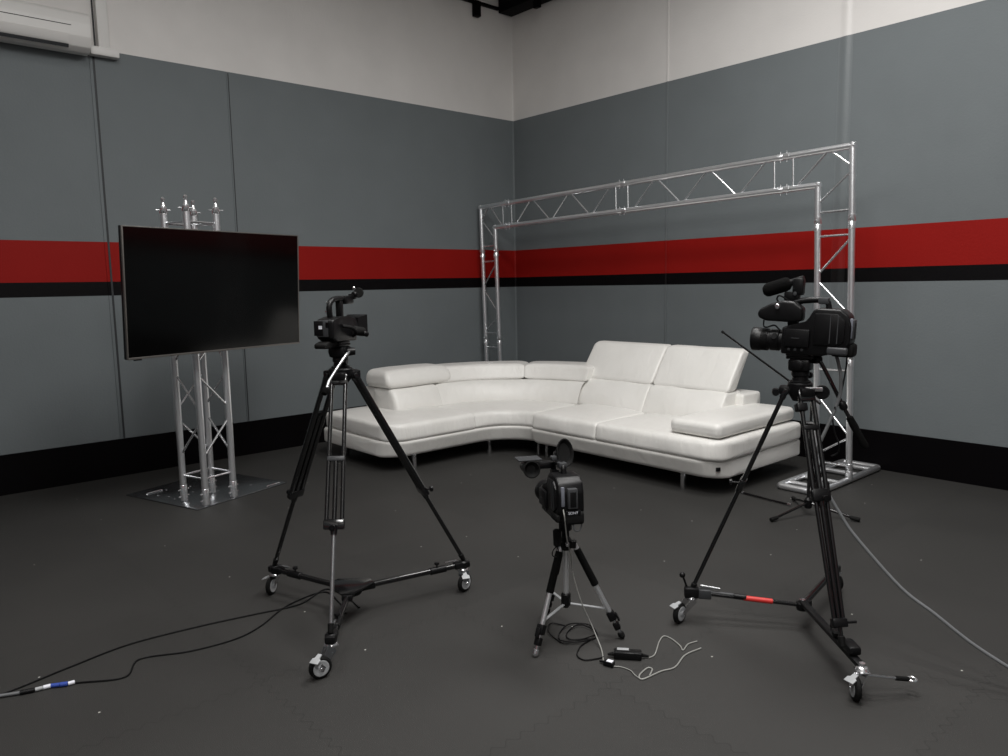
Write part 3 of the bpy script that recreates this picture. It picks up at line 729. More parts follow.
capsule(jc + dd * 0.26 + Vector((0, 0, 0.0)), jc + dd * 0.53, 0.0125, REDT, 'red_tape', arm)
capsule(jc + dd * 0.50 + Vector((0, 0, 0.004)), jc + dd * 0.62 + Vector((0, 0, 0.004)), 0.014, BLKP, 'sleeve', arm)
capsule(jc + dd * 0.60 + Vector((0, 0, 0.008)), jc + dd * 0.86 + Vector((0, 0, 0.008)), 0.0085, GREYP, 'inner_tube', arm)
capsule(jc + dd * 0.74 + Vector((0, 0, 0.03)), jc + dd * 0.92 + Vector((0, 0, 0.035)), 0.006, SATIN, 'steel_bolt', arm)
b = B(); box(b, (0, 0, 0), (0.06, 0.045, 0.045), frame(jc + dd * 0.88, (0, 0, 1), dd), bev=0.006); obj('clamp', b, GREYP, arm)
w2 = Vector((5.905, -3.640, 0.13)) - CC
arm = B(); d2 = (w2 - jc); box(arm, (0, 0, 0), (d2.length, 0.034, 0.02), frame((jc + w2) / 2 + Vector((0, 0, 0.005)), (0, 0, 1), d2), bev=0.006); arm = obj('arm', arm, BLKP, t)
b = B(); q = jc + d2 * 0.62 + Vector((0, 0, 0.02)); lathe(b, [(0, 0), (0.02, 0), (0.022, 0.015), (0.016, 0.022), (0, 0.022)], Matrix.Translation(q), 12); obj('clamp_knob', b, BLKP, arm)
b = B(); q = jc + d2 * 0.52 + Vector((0.0, 0.03, 0.02)); lathe(b, [(0, 0), (0.016, 0), (0.018, 0.012), (0, 0.02)], Matrix.Translation(q), 12); obj('clamp_knob', b, BLKP, arm)
b = B(); q = jc + d2 * 0.83 + Vector((0, 0, 0.028)); box(b, (0, 0, 0), (0.09, 0.05, 0.035), frame(q, (0, 0, 1), d2), bev=0.01); obj('foot_cup', b, BLKP, arm)
w3 = Vector((5.385, -2.755, 0.12)) - CC
arm = capsule(jc, w3, 0.0155, BLK, 'arm', t)
b = B(); box(b, (0, 0, 0), (0.07, 0.05, 0.045), frame(w3, (0, 0, 1), w3 - jc), bev=0.01); obj('foot_cup', b, BLKP, arm)
b = B(); box(b, (0, 0, 0), (0.07, 0.05, 0.05), frame(w1, (0, 0, 1), dd), bev=0.01); tube(b, w1 + Vector((-0.02, -0.01, 0.02)), w1 + Vector((-0.035, -0.02, 0.07)), 0.005, seg=8); ball(b, w1 + Vector((-0.038, -0.022, 0.078)), 0.014); obj('lock_lever', b, BLKP, t)
caster(t, (w1.x, w1.y), (5.047 - CC.x, -3.605 - CC.y), 5)
caster(t, (w2.x, w2.y), (5.897 - CC.x, -3.672 - CC.y), 40)
caster(t, (w3.x, w3.y), (5.375 - CC.x, -2.715 - CC.y), 70)
b = B(); p0 = w2 + Vector((0.02, 0.0, -0.035)); p1 = Vector((5.995, -3.53, 0.072)) - CC; tube(b, w2 + Vector((-0.02, -0.03, -0.03)), p1, 0.006, seg=10); rd = obj('brake_rod', b, CHROME, t)
b = B(); d = (p1 - p0).normalized(); tube(b, p1 - d * 0.01, p1 + d * 0.045, 0.009, seg=10); obj('rod_end', b, BLKM, rd)
b = B(); c_ = p1 + d * 0.06; path(b, [c_ + Vector((0.017 * math.cos(R(a)), 0.017 * math.sin(R(a)), 0)) for a in range(0, 360, 30)], 0.0045, 8, smooth=False, closed=True); obj('ring', b, WELD, rd)

t = thing('video_tripod', 'tall black video tripod standing on the right wheeled dolly', 'tripod', tuple(CC))
PZ = 1.125
b = B(); lathe(b, [(0.0, PZ - 0.05), (0.03, PZ - 0.05), (0.045, PZ - 0.025), (0.052, PZ), (0.052, PZ + 0.025), (0.045, PZ + 0.03), (0.0, PZ + 0.03)], Matrix.Identity(4), 24)
for f in fC:
    d = (f - CC); d.z = 0; d.normalize(); box(b, (0.06, 0, PZ - 0.005), (0.05, 0.06, 0.036), Matrix.Rotation(math.atan2(d.y, d.x), 4, 'Z'), bev=0.008)
cr_o = obj('crown', b, BLKP, t)
b = B(); box(b, (0.055, -0.05, PZ + 0.008), (0.07, 0.012, 0.018), Matrix.Rotation(R(28), 4, 'Z'), bev=0.003); obj('crown_plate', b, CHROME, cr_o)
for q, ax, rr_ in (((0.088, 0.022, PZ - 0.008), (0.5, -0.85, 0), 0.030), ((-0.085, -0.05, PZ - 0.015), (0.5, -0.85, 0), 0.017)):
    b = B(); lathe(b, [(0.0, -0.02), (rr_ * 0.9, -0.02), (rr_, -0.01), (rr_, 0.012), (rr_ * 0.85, 0.02), (0.0, 0.02)], frame(q, ax), 20); obj('leg_knob', b, BLKP, cr_o)
for f, fr_ in zip(fC, (0.44, 0.42, 0.5)):
    d = (f - CC); d.z = 0; d.normalize()
    lg = twin_leg(t, d * 0.062 + Vector((0, 0, PZ - 0.02)), f - CC + Vector((0, 0, 0.015)), fr_, 0.055, 0.055)
    if f is fC[1]:
        tp, ft = d * 0.062 + Vector((0, 0, PZ - 0.02)), f - CC + Vector((0, 0, 0.015))
        s_ = Vector((-d.y, d.x, 0))
        for e in (-1, 1):
            b = B(); tube(b, lerp(tp, ft, 0.42) + s_ * 0.024 * e, lerp(tp, ft, 0.92) + s_ * 0.018 * e, 0.0085, seg=12); obj('tube', b, BLK, lg)
        b = B(); q = lerp(tp, ft, 0.42); box(b, (0, 0, 0), (0.078, 0.036, 0.055), frame(q, ft - tp, s_), bev=0.01); obj('leg_joint', b, BLKP, lg)
        b = B(); q = lerp(tp, ft, 0.92); box(b, (0, 0, 0), (0.06, 0.034, 0.035), frame(q, ft - tp, s_), bev=0.006); tube(b, q, q + s_ * 0.07, 0.006, seg=8); obj('clamp', b, BLKP, lg)
        b = B(); q = lerp(tp, ft, 0.05) + s_ * -0.03; box(b, (0, 0, 0), (0.045, 0.04, 0.035), frame(q, ft - tp, s_), bev=0.006); obj('leg_clip', b, BLKP, lg)
hd, HM2 = fluid_head(t, Vector((0, 0, PZ + 0.035)), 192, sc=0.95)
pan_bar(hd, [(0.055, 0.03, 1.255), (0.075, 0.04, 1.235), (0.155, 0.076, 1.06), (0.195, 0.098, 0.975)], 0.0085, BLK, 0.15)
b = B(); lathe(b, [(0.013, -0.018), (0.0165, -0.01), (0.0165, 0.01), (0.013, 0.018)], frame((0.155, 0.076, 1.06), (0.04, 0.02, -0.085)), 14); obj('handle_clamp', b, BLKP, hd)

# --- small low tripod in front
BC = Vector((4.77, -4.085, 0))
fB = [Vector((4.815, -4.325, 0.0)), Vector((4.965, -3.925, 0.0)), Vector((4.545, -3.985, 0.0))]
t = thing('small_tripod', 'low silver tripod with black foam leg grips in front of the sofa', 'tripod', tuple(BC))
BZ = 0.44
b = B(); lathe(b, [(0.0, BZ - 0.03), (0.022, BZ - 0.03), (0.03, BZ - 0.01), (0.03, BZ + 0.015), (0.018, BZ + 0.03), (0.016, BZ + 0.07), (0.0, BZ + 0.07)], Matrix.Identity(4), 18)
for f in fB:
    d = (f - BC); d.z = 0; d.normalize(); box(b, (0.032, 0, BZ - 0.004), (0.034, 0.03, 0.036), Matrix.Rotation(math.atan2(d.y, d.x), 4, 'Z'), bev=0.006)
obj('crown', b, BLKP, t)
b = B(); tube(b, (0, 0, 0.19), (0, 0, BZ), 0.0135, seg=16); cc_ = obj('centre_column', b, ALU, t)
b = B(); lathe(b, [(0.0, 0.135), (0.012, 0.137), (0.016, 0.145), (0.022, 0.15), (0.022, 0.20), (0.018, 0.205), (0.0, 0.205)], Matrix.Identity(4), 16); obj('column_socket', b, BLKP, cc_)
for f in fB:
    rel = f - BC; d = Vector((rel.x, rel.y, 0)).normalized(); s_ = Vector((-d.y, d.x, 0))
    tp = d * 0.04 + Vector((0, 0, BZ - 0.005)); ft = rel + Vector((0, 0, 0.012)); ax = (ft - tp).normalized()
    b = B(); tube(b, tp, lerp(tp, ft, 0.80), 0.0115, seg=12); lg = obj('leg', b, ALU, t)
    b = B(); tube(b, lerp(tp, ft, 0.05), lerp(tp, ft, 0.44), 0.0165, 0.0175, seg=16, ch=0.003); obj('foam_grip', b, FOAM, lg)
    b = B(); tube(b, lerp(tp, ft, 0.78), lerp(tp, ft, 0.97), 0.008, seg=12); obj('lower_tube', b, CHROME, lg)
    b = B(); box(b, (0, 0, 0), (0.034, 0.034, 0.045), frame(lerp(tp, ft, 0.775), ax, s_), bev=0.006); box(b, (0.0, 0.022, 0.012), (0.02, 0.008, 0.04), frame(lerp(tp, ft, 0.78), ax, s_), bev=0.002); obj('leg_lock', b, BLKP, lg)
    b = B(); box(b, (0, 0, 0), (0.028, 0.028, 0.035), frame(lerp(tp, ft, 0.885), ax, s_), bev=0.005); obj('leg_lock', b, BLKP, lg)
    b = B(); tube(b, ft - ax * 0.022, ft, 0.014, 0.015, seg=14, ch=0.003); ball(b, ft + Vector((0, 0, 0.002)), 0.013, 12); obj('rubber_foot', b, BLKM if f is not fB[0] else CHROME, lg)
    b = B(); pA = Vector((0, 0, 0.155)) + d * 0.02; pB = lerp(tp, ft, 0.70); box(b, (0, 0, 0), (0.014, 0.005, (pB - pA).length), frame((pA + pB) / 2, pB - pA, s_), bev=0.001); obj('brace', b, PALEP, lg)
# quick-adjust head and its crank
b = B(); box(b, (0, 0, BZ + 0.075), (0.042, 0.05, 0.04), bev=0.008); box(b, (0, 0, BZ + 0.10), (0.05, 0.06, 0.014), bev=0.004); hd = obj('pan_head', b, BLKP, t)
b = B(); fwB = Vector((math.cos(R(150)), math.sin(R(150)), 0)); rB = Vector((fwB.y, -fwB.x, 0))
path(b, [-rB * 0.02 + Vector((0, 0, BZ + 0.06)), -rB * 0.05 - fwB * 0.03 + Vector((0, 0, BZ + 0.05)), -rB * 0.055 - fwB * 0.06 + Vector((0, 0, BZ + 0.0))], 0.006, 8); hn = obj('pan_handle', b, BLK, hd)
b = B(); q = -rB * 0.055 - fwB * 0.06 + Vector((0, 0, BZ + 0.03)); tube(b, q + Vector((0, 0, 0.055)), q - Vector((0, 0, 0.02)), 0.019, 0.017, seg=14, ch=0.005); obj('grip', b, BLKM, hn)
b = B(); path(b, [q + Vector((0, 0, -0.02)), q + Vector((-0.015, -0.01, -0.04)), q + Vector((-0.018, -0.012, -0.065)), q + Vector((0.0, 0.0, -0.07)), q + Vector((0.006, 0.002, -0.045)), q + Vector((0, 0, -0.02))], 0.0025, 6); obj('wrist_strap', b, BLKM, hn)
b = B(); q = Vector((0.03, -0.02, BZ + 0.005)); ball(b, q, 0.011, 10); obj('crown_bolt', b, CHROME, t)

# --- microphone stand behind the right tripod
SC = Vector((4.675, -1.614, 0))
t = thing('microphone_stand', 'black microphone stand with long bare boom behind the right tripod', 'stand', tuple(SC))
b = B(); lathe(b, [(0.0, 0.05), (0.02, 0.05), (0.026, 0.06), (0.026, 0.11), (0.014, 0.125), (0.0, 0.125)], Matrix.Identity(4), 16); obj('leg_hub', b, BLKP, t)
for f in ((4.582, -1.92), (4.975, -1.525), (4.44, -1.36)):
    q = Vector((f[0], f[1], 0.016)) - SC; a = Vector((q.x, q.y, 0)).normalized()
    b = B(); tube(b, a * 0.015 + Vector((0, 0, 0.085)), q, 0.0085, seg=10); l_ = obj('leg', b, BLK, t)
    b = B(); tube(b, q - a * 0.05 + Vector((0, 0, 0.008)), q + a * 0.012, 0.0125, 0.015, seg=10, ch=0.003); obj('rubber_foot', b, BLKM, l_)
b = B(); tube(b, (0, 0, 0.05), (0, 0, 0.62), 0.0105, seg=12); tube(b, (0, 0, 0.6), (0, 0, 0.80), 0.008, seg=12); obj('mast', b, BLK, t)
b = B(); tube(b, (0, 0, 0.585), (0, 0, 0.64), 0.016, seg=12, ch=0.003); obj('height_clutch', b, BLKP, t)
b = B(); lathe(b, [(0.0, -0.02), (0.02, -0.02), (0.022, 0.0), (0.02, 0.02), (0.0, 0.02)], frame((0, 0, 0.81), (0.45, -0.85, 0)), 14); obj('boom_clamp', b, BLKP, t)
BE = Vector((-0.509, -0.261, 1.238)); 
b = B(); tube(b, Vector((0.05, 0.026, 0.768)), BE, 0.008, 0.007, seg=10); bo = obj('boom', b, BLK, t)
b = B(); d = BE.normalized(); tube(b, BE, BE + (BE - Vector((0, 0, 0.81))).normalized() * 0.02, 0.009, seg=10); obj('boom_tip', b, BLKM, bo)
t = thing('metal_rod', 'thin black rod with chrome ends lying on the floor in front of the truss foot', 'rod', (4.28, -1.485, 0.0))
b = B(); p0, p1 = Vector((-0.18, 0.02, 0.012)), Vector((0.19, -0.02, 0.012)); tube(b, p0, p1, 0.0075, seg=10); obj('rod', b, BLK, t)
b = B(); tube(b, p0 - Vector((0.02, -0.002, 0)), p0, 0.011, seg=10, ch=0.002); obj('chrome_tip', b, CHROME, t)
b = B(); tube(b, p1, p1 + Vector((0.03, -0.003, 0)), 0.011, seg=10, ch=0.002); obj('chrome_tip', b, CHROME, t)
# ------------------------------------------------------------------ video cameras
def cap_tube(b, p, q, r, seg=18, k=0.4):
    p = Vector(p); q = Vector(q); L = (q - p).length; c = min(r * k, L * 0.45)
    pr = [(0, 0)] + [(r - c + c * math.sin(R(a)), c - c * math.cos(R(a))) for a in range(0, 91, 30)] + [(r - c + c * math.cos(R(a)), L - c + c * math.sin(R(a))) for a in range(0, 91, 30)] + [(0, L)]
    lathe(b, pr, frame(p, q - p), seg)
def lens(t, y0, y1, z, r, hood=False):
    L = y1 - y0; M = frame((0, y0, z), (0, 1, 0), (1, 0, 0))
    b = B(); lathe(b, [(0, 0), (r * 0.86, 0), (r * 0.86, L * 0.15), (r * 0.96, L * 0.18), (r * 0.96, L * 0.42), (r * 0.90, L * 0.44), (r * 0.90, L * 0.5), (r * 0.98, L * 0.52), (r * 0.98, L * 0.72), (r * 1.04, L * 0.76), (r * 1.08, L * 0.97), (r * 1.05, L), (r * 0.92, L), (r * 0.80, L * 0.82), (0, L * 0.80)], M, 32)
    ln = obj('lens', b, BLKP, t)
    b = B(); prof = []
    n = 26
    for k in range(n): prof += [(r * (1.0 if k % 2 else 0.975), L * (0.53 + 0.18 * k / n))]
    lathe(b, [(r * 0.96, L * 0.53)] + prof + [(r * 0.96, L * 0.71)], M, 32); obj('focus_ring', b, BLKM, ln)
    b = B(); lathe(b, [(0, L * 0.785), (r * 0.5, L * 0.80), (r * 0.8, L * 0.785)], M, 24); obj('front_glass', b, LENSG, ln)
    return ln
def text_mesh(name, body, size, M, m, parent):
    c = bpy.data.curves.new('lettering', 'FONT'); c.body = body; c.size = size; c.extrude = 0.0006; c.align_x = 'CENTER'; c.align_y = 'CENTER'; c.offset = 0.0
    o = bpy.data.objects.new('lettering', c); COL.objects.link(o)
    dg = bpy.context.evaluated_depsgraph_get(); dg.update()
    me = bpy.data.meshes.new_from_object(o.evaluated_get(dg)); bpy.data.objects.remove(o)
    me.materials.clear(); me.materials.append(m); me.transform(M)
    x = bpy.data.objects.new(name, me); COL.objects.link(x); x.parent = parent; return x
REAR = Matrix(((1, 0, 0, 0), (0, 0, -1, 0), (0, 1, 0, 0), (0, 0, 0, 1)))   # text facing -Y
def shoulder_cam(label, loc, yaw, pitch=0.0, variant='c', sc=1.0):
    t = thing('video_camera', label, 'camera', loc)
    t.rotation_euler = Euler((R(pitch), 0, R(yaw - 90)), 'XYZ'); t.scale = (sc,) * 3 if isinstance(sc, float) else sc
    body = [(0.068, 0.012), (0.068, 0.128), (0.02, 0.142), (-0.045, 0.150), (-0.066, 0.205), (-0.085, 0.216), (-0.190, 0.214), (-0.222, 0.190), (-0.236, 0.150), (-0.236, 0.070), (-0.212, 0.040), (-0.12, 0.012)]
    b = B(); prism(b, body, 0.116, MYZ(-0.058), bev=0.009, seg=3); bd = obj('body', b, BLKP, t)
    b = B(); prism(b, [(-0.08, 0.06), (-0.08, 0.195), (-0.18, 0.195), (-0.212, 0.165), (-0.212, 0.08), (-0.18, 0.06)], 0.012, MYZ(-0.066), bev=0.004); obj('side_panel', b, BLKP, bd)
    for yy in (-0.150, -0.182):
        b = B(); box(b, (-0.0665, yy, 0.13), (0.003, 0.004, 0.12)); obj('panel_rib', b, GREYP, bd)
    b = B(); box(b, (-0.066, -0.005, 0.085), (0.016, 0.115, 0.078), bev=0.006); sd = obj('side_screen', b, BLKP, bd)
    b = B(); box(b, (-0.075, 0.0, 0.085), (0.002, 0.035, 0.003)); obj('screen_latch', b, GREYP, sd)
    for k, yy in enumerate((-0.03, 0.0, 0.03)):
        b = B(); lathe(b, [(0, 0), (0.006, 0), (0.007, 0.004), (0, 0.005)], frame((-0.058, yy, 0.035), (-1, 0, 0)), 10); obj('button', b, GREYP, bd)
    # battery and rear terminals
    dy = 0.0 if variant == 'b' else 0.014
    b = B(); box(b, (0.002, -0.243 + dy, 0.128), (0.044, 0.03, 0.088), bev=0.005); bt = obj('battery', b, GREYP, t, label='dark grey rear battery')
    b = B(); box(b, (0.002, -0.2585 + dy, 0.125), (0.026, 0.003, 0.066), bev=0.001); obj('battery_label', b, BLKP, bt)
    b = B(); box(b, (-0.038, -0.234, 0.135), (0.016, 0.014, 0.085), bev=0.004); obj('rear_trim', b, mat('slate_plastic', (0.16, 0.17, 0.20), 0.4, var=0.1), t)
    b = B(); box(b, (0.01, -0.200, 0.040), (0.09, 0.10, 0.058), bev=0.014, seg=3); obj('shoulder_pad', b, BLKM, t)
    b = B(); box(b, (-0.058, -0.185, 0.038), (0.022, 0.09, 0.034), bev=0.009, seg=3); obj('side_pad', b, GREYP if variant == 'c' else BLKM, t)
    lens(t, 0.062, 0.218, 0.066, 0.050)
    b = B(); lathe(b, [(0.0, -0.004), (0.016, -0.004), (0.017, 0.0), (0.013, 0.004), (0.0, 0.004)], frame((-0.044, 0.105, 0.084), (-1, 0.1, 0.4)), 18); obj('iris_dial', b, BLKP, t)
    # top handle
    b = B(); path(b, [(0, -0.125, 0.212), (0, -0.115, 0.242), (0, -0.075, 0.25), (0, 0.0, 0.243), (0, 0.045, 0.225), (0, 0.05, 0.20)], 0.0135, 12); hn = obj('handle', b, BLKP, t)
    b = B(); box(b, (0, -0.10, 0.247), (0.036, 0.046, 0.028), bev=0.005); obj('handle_control', b, GREYP, hn)
    b = B(); prism(b, [(0.055, 0.12), (0.060, 0.205), (0.0, 0.205), (0.012, 0.12)], 0.034, MYZ(-0.017), bev=0.006); obj('front_post', b, BLKP, t)
    if variant == 'c':
        b = B(); prism(b, [(-0.02, 0.158), (-0.02, 0.215), (0.02, 0.242), (0.07, 0.245), (0.125, 0.232), (0.180, 0.205), (0.192, 0.185), (0.185, 0.165), (0.15, 0.152), (0.02, 0.150)], 0.062, MYZ(-0.052), bev=0.012, seg=3)
        vf = obj('viewfinder', b, BLKP, t)
        b = B(); cap_tube(b, (-0.053, 0.095, 0.218), (-0.064, 0.095, 0.218), 0.0125, 14); obj('dial', b, CHROME, vf)
        b = B(); path(b, [(-0.02, 0.165, 0.158), (-0.02, 0.165, 0.128), (-0.02, 0.15, 0.122), (-0.02, 0.12, 0.132), (-0.02, 0.105, 0.128), (-0.02, 0.085, 0.11)], 0.0035, 8, n=4); obj('viewfinder_cable', b, BLKM, t)
        b = B(); box(b, (0.018, 0.05, 0.262), (0.04, 0.07, 0.04), bev=0.008); box(b, (0.018, 0.022, 0.305), (0.05, 0.05, 0.075), Matrix.Identity(4), bev=0.010); mh = obj('microphone_holder', b, BLKP, t)
        b = B(); lathe(b, [(0, 0), (0.007, 0), (0.009, 0.006), (0, 0.008)], frame((-0.008, 0.03, 0.275), (-1, 0, 0)), 10); obj('holder_screw', b, GREYP, mh)
        b = B(); path(b, [(-0.01, 0.06, 0.245), (-0.03, 0.095, 0.265), (-0.02, 0.11, 0.25), (-0.02, 0.10, 0.235)], 0.004, 6); obj('microphone_lead', b, BLKM, mh)
        p, q = Vector((0.018, 0.0, 0.340)), Vector((0.018, 0.19, 0.280)); 
        b = B(); tube(b, p, lerp(p, q, 0.5), 0.016, seg=14, ch=0.003); mc = obj('microphone', b, BLKP, t)
        b = B(); cap_tube(b, lerp(p, q, 0.30), q, 0.0315, 20, 0.9); obj('foam_windscreen', b, FOAM, mc)
    else:
        b = B(); box(b, (-0.052, 0.05, 0.225), (0.09, 0.045, 0.032), bev=0.008); vf = obj('viewfinder_arm', b, BLKP, t)
        b = B(); cap_tube(b, (-0.125, 0.09, 0.222), (-0.125, -0.015, 0.222), 0.030, 20, 0.4); obj('viewfinder', b, BLKP, vf)
        b = B(); lathe(b, [(0.024, 0), (0.037, 0.014), (0.040, 0.03), (0.035, 0.031), (0.020, 0.008), (0, 0.006)], frame((-0.125, -0.012, 0.222), (0.0, -1, 0.08)), 20); obj('eyecup', b, BLKM, vf)
        b = B(); box(b, (-0.125, 0.03, 0.262), (0.11, 0.10, 0.008), bev=0.003); obj('viewfinder_hood', b, GREYP, vf)
        b = B(); lathe(b, [(0, -0.010), (0.05, -0.010), (0.062, 0.0), (0.066, 0.018), (0.06, 0.018), (0.045, 0.004), (0.0, 0.002)], frame((0.035, -0.01, 0.285), (0.15, -1, 0.25), (1, 0, 0)) @ Matrix.Diagonal((0.62, 1.0, 1, 1)), 26); fc = obj('large_eyecup', b, BLKM, t)
        b = B(); box(b, (0.02, 0.03, 0.262), (0.04, 0.06, 0.05), bev=0.01); obj('eyecup_bracket', b, BLKP, fc)
        b = B(); box(b, (0.0, 0.0, 0.262), (0.05, 0.04, 0.022), bev=0.005); obj('accessory_shoe', b, GREYP, t)
        b = B(); cap_tube(b, (0.07, 0.03, 0.11), (0.115, -0.01, 0.095), 0.022, 14); obj('grip', b, BLKM, t)
        b = B(); path(b, [(0.056, 0.04, 0.05), (0.085, 0.02, 0.06), (0.09, -0.06, 0.085), (0.06, -0.12, 0.09)], 0.009, 8); obj('hand_strap', b, BLKM, t)
        text_mesh('lettering', 'SONY', 0.0165, Matrix.Translation((0.002, -0.2535, 0.066)) @ REAR, WHITEL, t)
        b = B(); path(b, [(0.005, -0.238, 0.012), (0.008, -0.248, -0.01), (0.03, -0.248, -0.012), (0.045, -0.232, 0.008)], 0.0035, 6); obj('d_ring', b, GREYP, t)
        b = B(); box(b, (0.004, -0.2465, 0.066), (0.066, 0.012, 0.022), bev=0.003); obj('name_plate', b, BLKP, t)
    return t
shoulder_cam('large black video camera with long foam microphone on the right tripod', (5.464, -3.353, 1.268), 193, 2, 'c', (0.95, 0.90, 0.975))
shoulder_cam('black video camera on the low silver tripod, seen from behind', (4.744, -4.109, 0.572), 150, -3, 'b', 0.97)

# left camera: smaller, square lens hood
t = thing('video_camera', 'black video camera with white sticker on its rear on the left tripod', 'camera', (3.897, -4.688, 1.345), R(124 - 90)); t.scale = (0.85,) * 3
b = B(); prism(b, [(0.12, 0.0), (0.12, 0.125), (0.02, 0.140), (-0.06, 0.143), (-0.15, 0.132), (-0.165, 0.12), (-0.165, 0.03), (-0.12, 0.008)], 0.098, MYZ(-0.049), bev=0.009, seg=3); bd = obj('body', b, BLKP, t)
b = B(); box(b, (-0.012, -0.170, 0.082), (0.066, 0.012, 0.088), bev=0.004); sc_ = obj('rear_panel', b, GREYP, bd)
b = B(); box(b, (-0.030, -0.177, 0.084), (0.052, 0.003, 0.078), bev=0.001); obj('battery_face', b, BLKP, sc_)
b = B(); box(b, (-0.018, -0.1795, 0.089), (0.020, 0.0015, 0.018)); obj('sticker', b, WHITEL, sc_, label='small white sticker')
b = B(); box(b, (0.020, -0.1775, 0.102), (0.016, 0.003, 0.028), bev=0.001); obj('rear_window', b, GLASS, sc_)
b = B(); prism(b, [(-0.21, -0.022), (-0.21, 0.004), (-0.16, 0.014), (-0.07, 0.006), (-0.05, -0.012), (-0.16, -0.026)], 0.07, MYZ(-0.045), bev=0.009, seg=3); obj('shoulder_pad', b, BLKM, t)
b = B(); box(b, (0, -0.01, -0.010), (0.06, 0.11, 0.022), bev=0.004); obj('mounting_plate', b, BLKP, t)
b = B(); lathe(b, [(0, 0), (0.036, 0), (0.040, 0.01), (0.040, 0.05), (0.036, 0.055), (0.036, 0.07)], frame((0, 0.115, 0.085), (0, 1, 0)), 26); ln = obj('lens', b, BLKP, t)
b = B(); t2 = [(0.042, 0.036), (0.062, 0.052)]
vs = []
for (wx, wz), yy in (((0.042, 0.040), 0.155), ((0.062, 0.056), 0.235), ((0.056, 0.050), 0.235), ((0.036, 0.034), 0.160)):
    vs.append([b.verts.new((sx * wx, yy, 0.085 + sz * wz)) for sx, sz in ((-1, -1), (1, -1), (1, 1), (-1, 1))])
for a_, c_ in zip(vs, vs[1:]):
    for k in range(4): b.faces.new((a_[k], a_[(k + 1) % 4], c_[(k + 1) % 4], c_[k]))
b.faces.new(vs[3]); b.faces.new(vs[0][::-1]); obj('lens_hood', b, BLKP, ln)
for k in range(3):
    b = B(); box(b, (0, 0.17 + k * 0.02, 0.131 + k * 0.0045), (0.07, 0.006, 0.004)); obj('hood_rib', b, GREYP, ln)
b = B(); cap_tube(b, (0.060, 0.05, 0.06), (0.072, 0.15, 0.045), 0.026, 16); gp = obj('grip', b, BLKM, t)
b = B(); cap_tube(b, (0.085, 0.12, 0.04), (0.10, 0.15, 0.03), 0.016, 12); obj('grip_control', b, BLKP, gp)
b = B(); path(b, [(0.052, 0.06, 0.03), (0.088, 0.03, 0.05), (0.088, -0.03, 0.08), (0.052, -0.06, 0.09)], 0.010, 8); obj('hand_strap', b, BLKM, gp)
b = B(); path(b, [(0, -0.10, 0.140), (0, -0.105, 0.19), (0, -0.085, 0.222), (0, -0.03, 0.236), (0, 0.06, 0.236)], 0.0155, 12); hn = obj('handle', b, BLKP, t)
b = B(); box(b, (0, 0.10, 0.228), (0.05, 0.10, 0.046), bev=0.008); obj('handle_front', b, BLKP, hn)
b = B(); box(b, (0, 0.015, 0.18), (0.035, 0.03, 0.09), bev=0.005); obj('handle_post', b, BLKP, hn)
b = B(); lathe(b, [(0, 0), (0.008, 0), (0.010, 0.004), (0, 0.006)], frame((-0.012, -0.098, 0.215), (-1, -0.5, 0.2)), 10); obj('record_button', b, CHROME, hn)
b = B(); lathe(b, [(0, 0), (0.007, 0), (0.009, 0.004), (0, 0.006)], frame((-0.012, -0.112, 0.17), (-0.6, -1, 0.1)), 10); obj('button', b, CHROME, hn)
b = B(); cap_tube(b, (0.03, 0.13, 0.255), (0.045, 0.20, 0.262), 0.018, 14); box(b, (0.018, 0.145, 0.245), (0.04, 0.03, 0.03), bev=0.005); mi = obj('viewfinder', b, BLKP, t)
b = B(); M = frame((0.052, 0.155, 0.266), (0.25, -1, 0.1)); lathe(b, [(0.014, -0.01), (0.026, -0.01), (0.029, 0.0), (0.026, 0.012), (0.015, 0.012)], M, 20); lathe(b, [(0.0, 0.0), (0.015, 0.002)], M, 16); obj('eyecup', b, BLKM, mi)
b = B(); lathe(b, [(0, 0.003), (0.011, 0.003), (0.0, 0.006)], M, 16); obj('eyepiece_glass', b, PALEP, mi)
b = B(); tube(b, (0.025, 0.165, 0.265), (0.02, 0.165, 0.29), 0.004, seg=8); ball(b, (0.019, 0.165, 0.293), 0.0095, 10); obj('silver_knob', b, CHROME, mi)
# ------------------------------------------------------------------ cables and small things on the floor
def F(pts, z): return [(x, y, z) for x, y in pts]
b = B(); path(b, [(3.85, -4.62, 0.004), (3.70, -4.60, 0.004)] + F([(3.524, -4.628), (3.604, -4.818), (3.558, -5.035), (3.502, -5.283), (3.465, -5.584), (3.511, -5.837), (3.569, -6.098), (3.60, -6.5)], 0.0045), 0.0040, 8, n=10)
tag(obj('cable', b, BLKP), 'upper of two thin black cables running left from the left dolly', 'cable')
b = B(); path(b, [(3.86, -4.70, 0.004), (3.72, -4.66, 0.004)] + F([(3.548, -4.655), (3.575, -4.87), (3.705, -5.07), (3.752, -5.214), (3.725, -5.407), (3.647, -5.594), (3.767, -5.687), (3.676, -5.853)], 0.0045), 0.0038, 8, n=10)
tag(obj('cable', b, BLKP), 'lower of two thin black cables, ending in taped connectors at left', 'cable')
t = thing('cable_connector', 'taped plug joint with white and blue bands on the floor at left', 'connector', (3.64, -5.95, 0.0))
pts = [Vector(p) - Vector((3.64, -5.95)) for p in ((3.676, -5.853), (3.673, -5.878), (3.659, -5.904), (3.642, -5.933), (3.637, -5.960), (3.633, -5.988), (3.617, -6.037), (3.575, -6.13))]
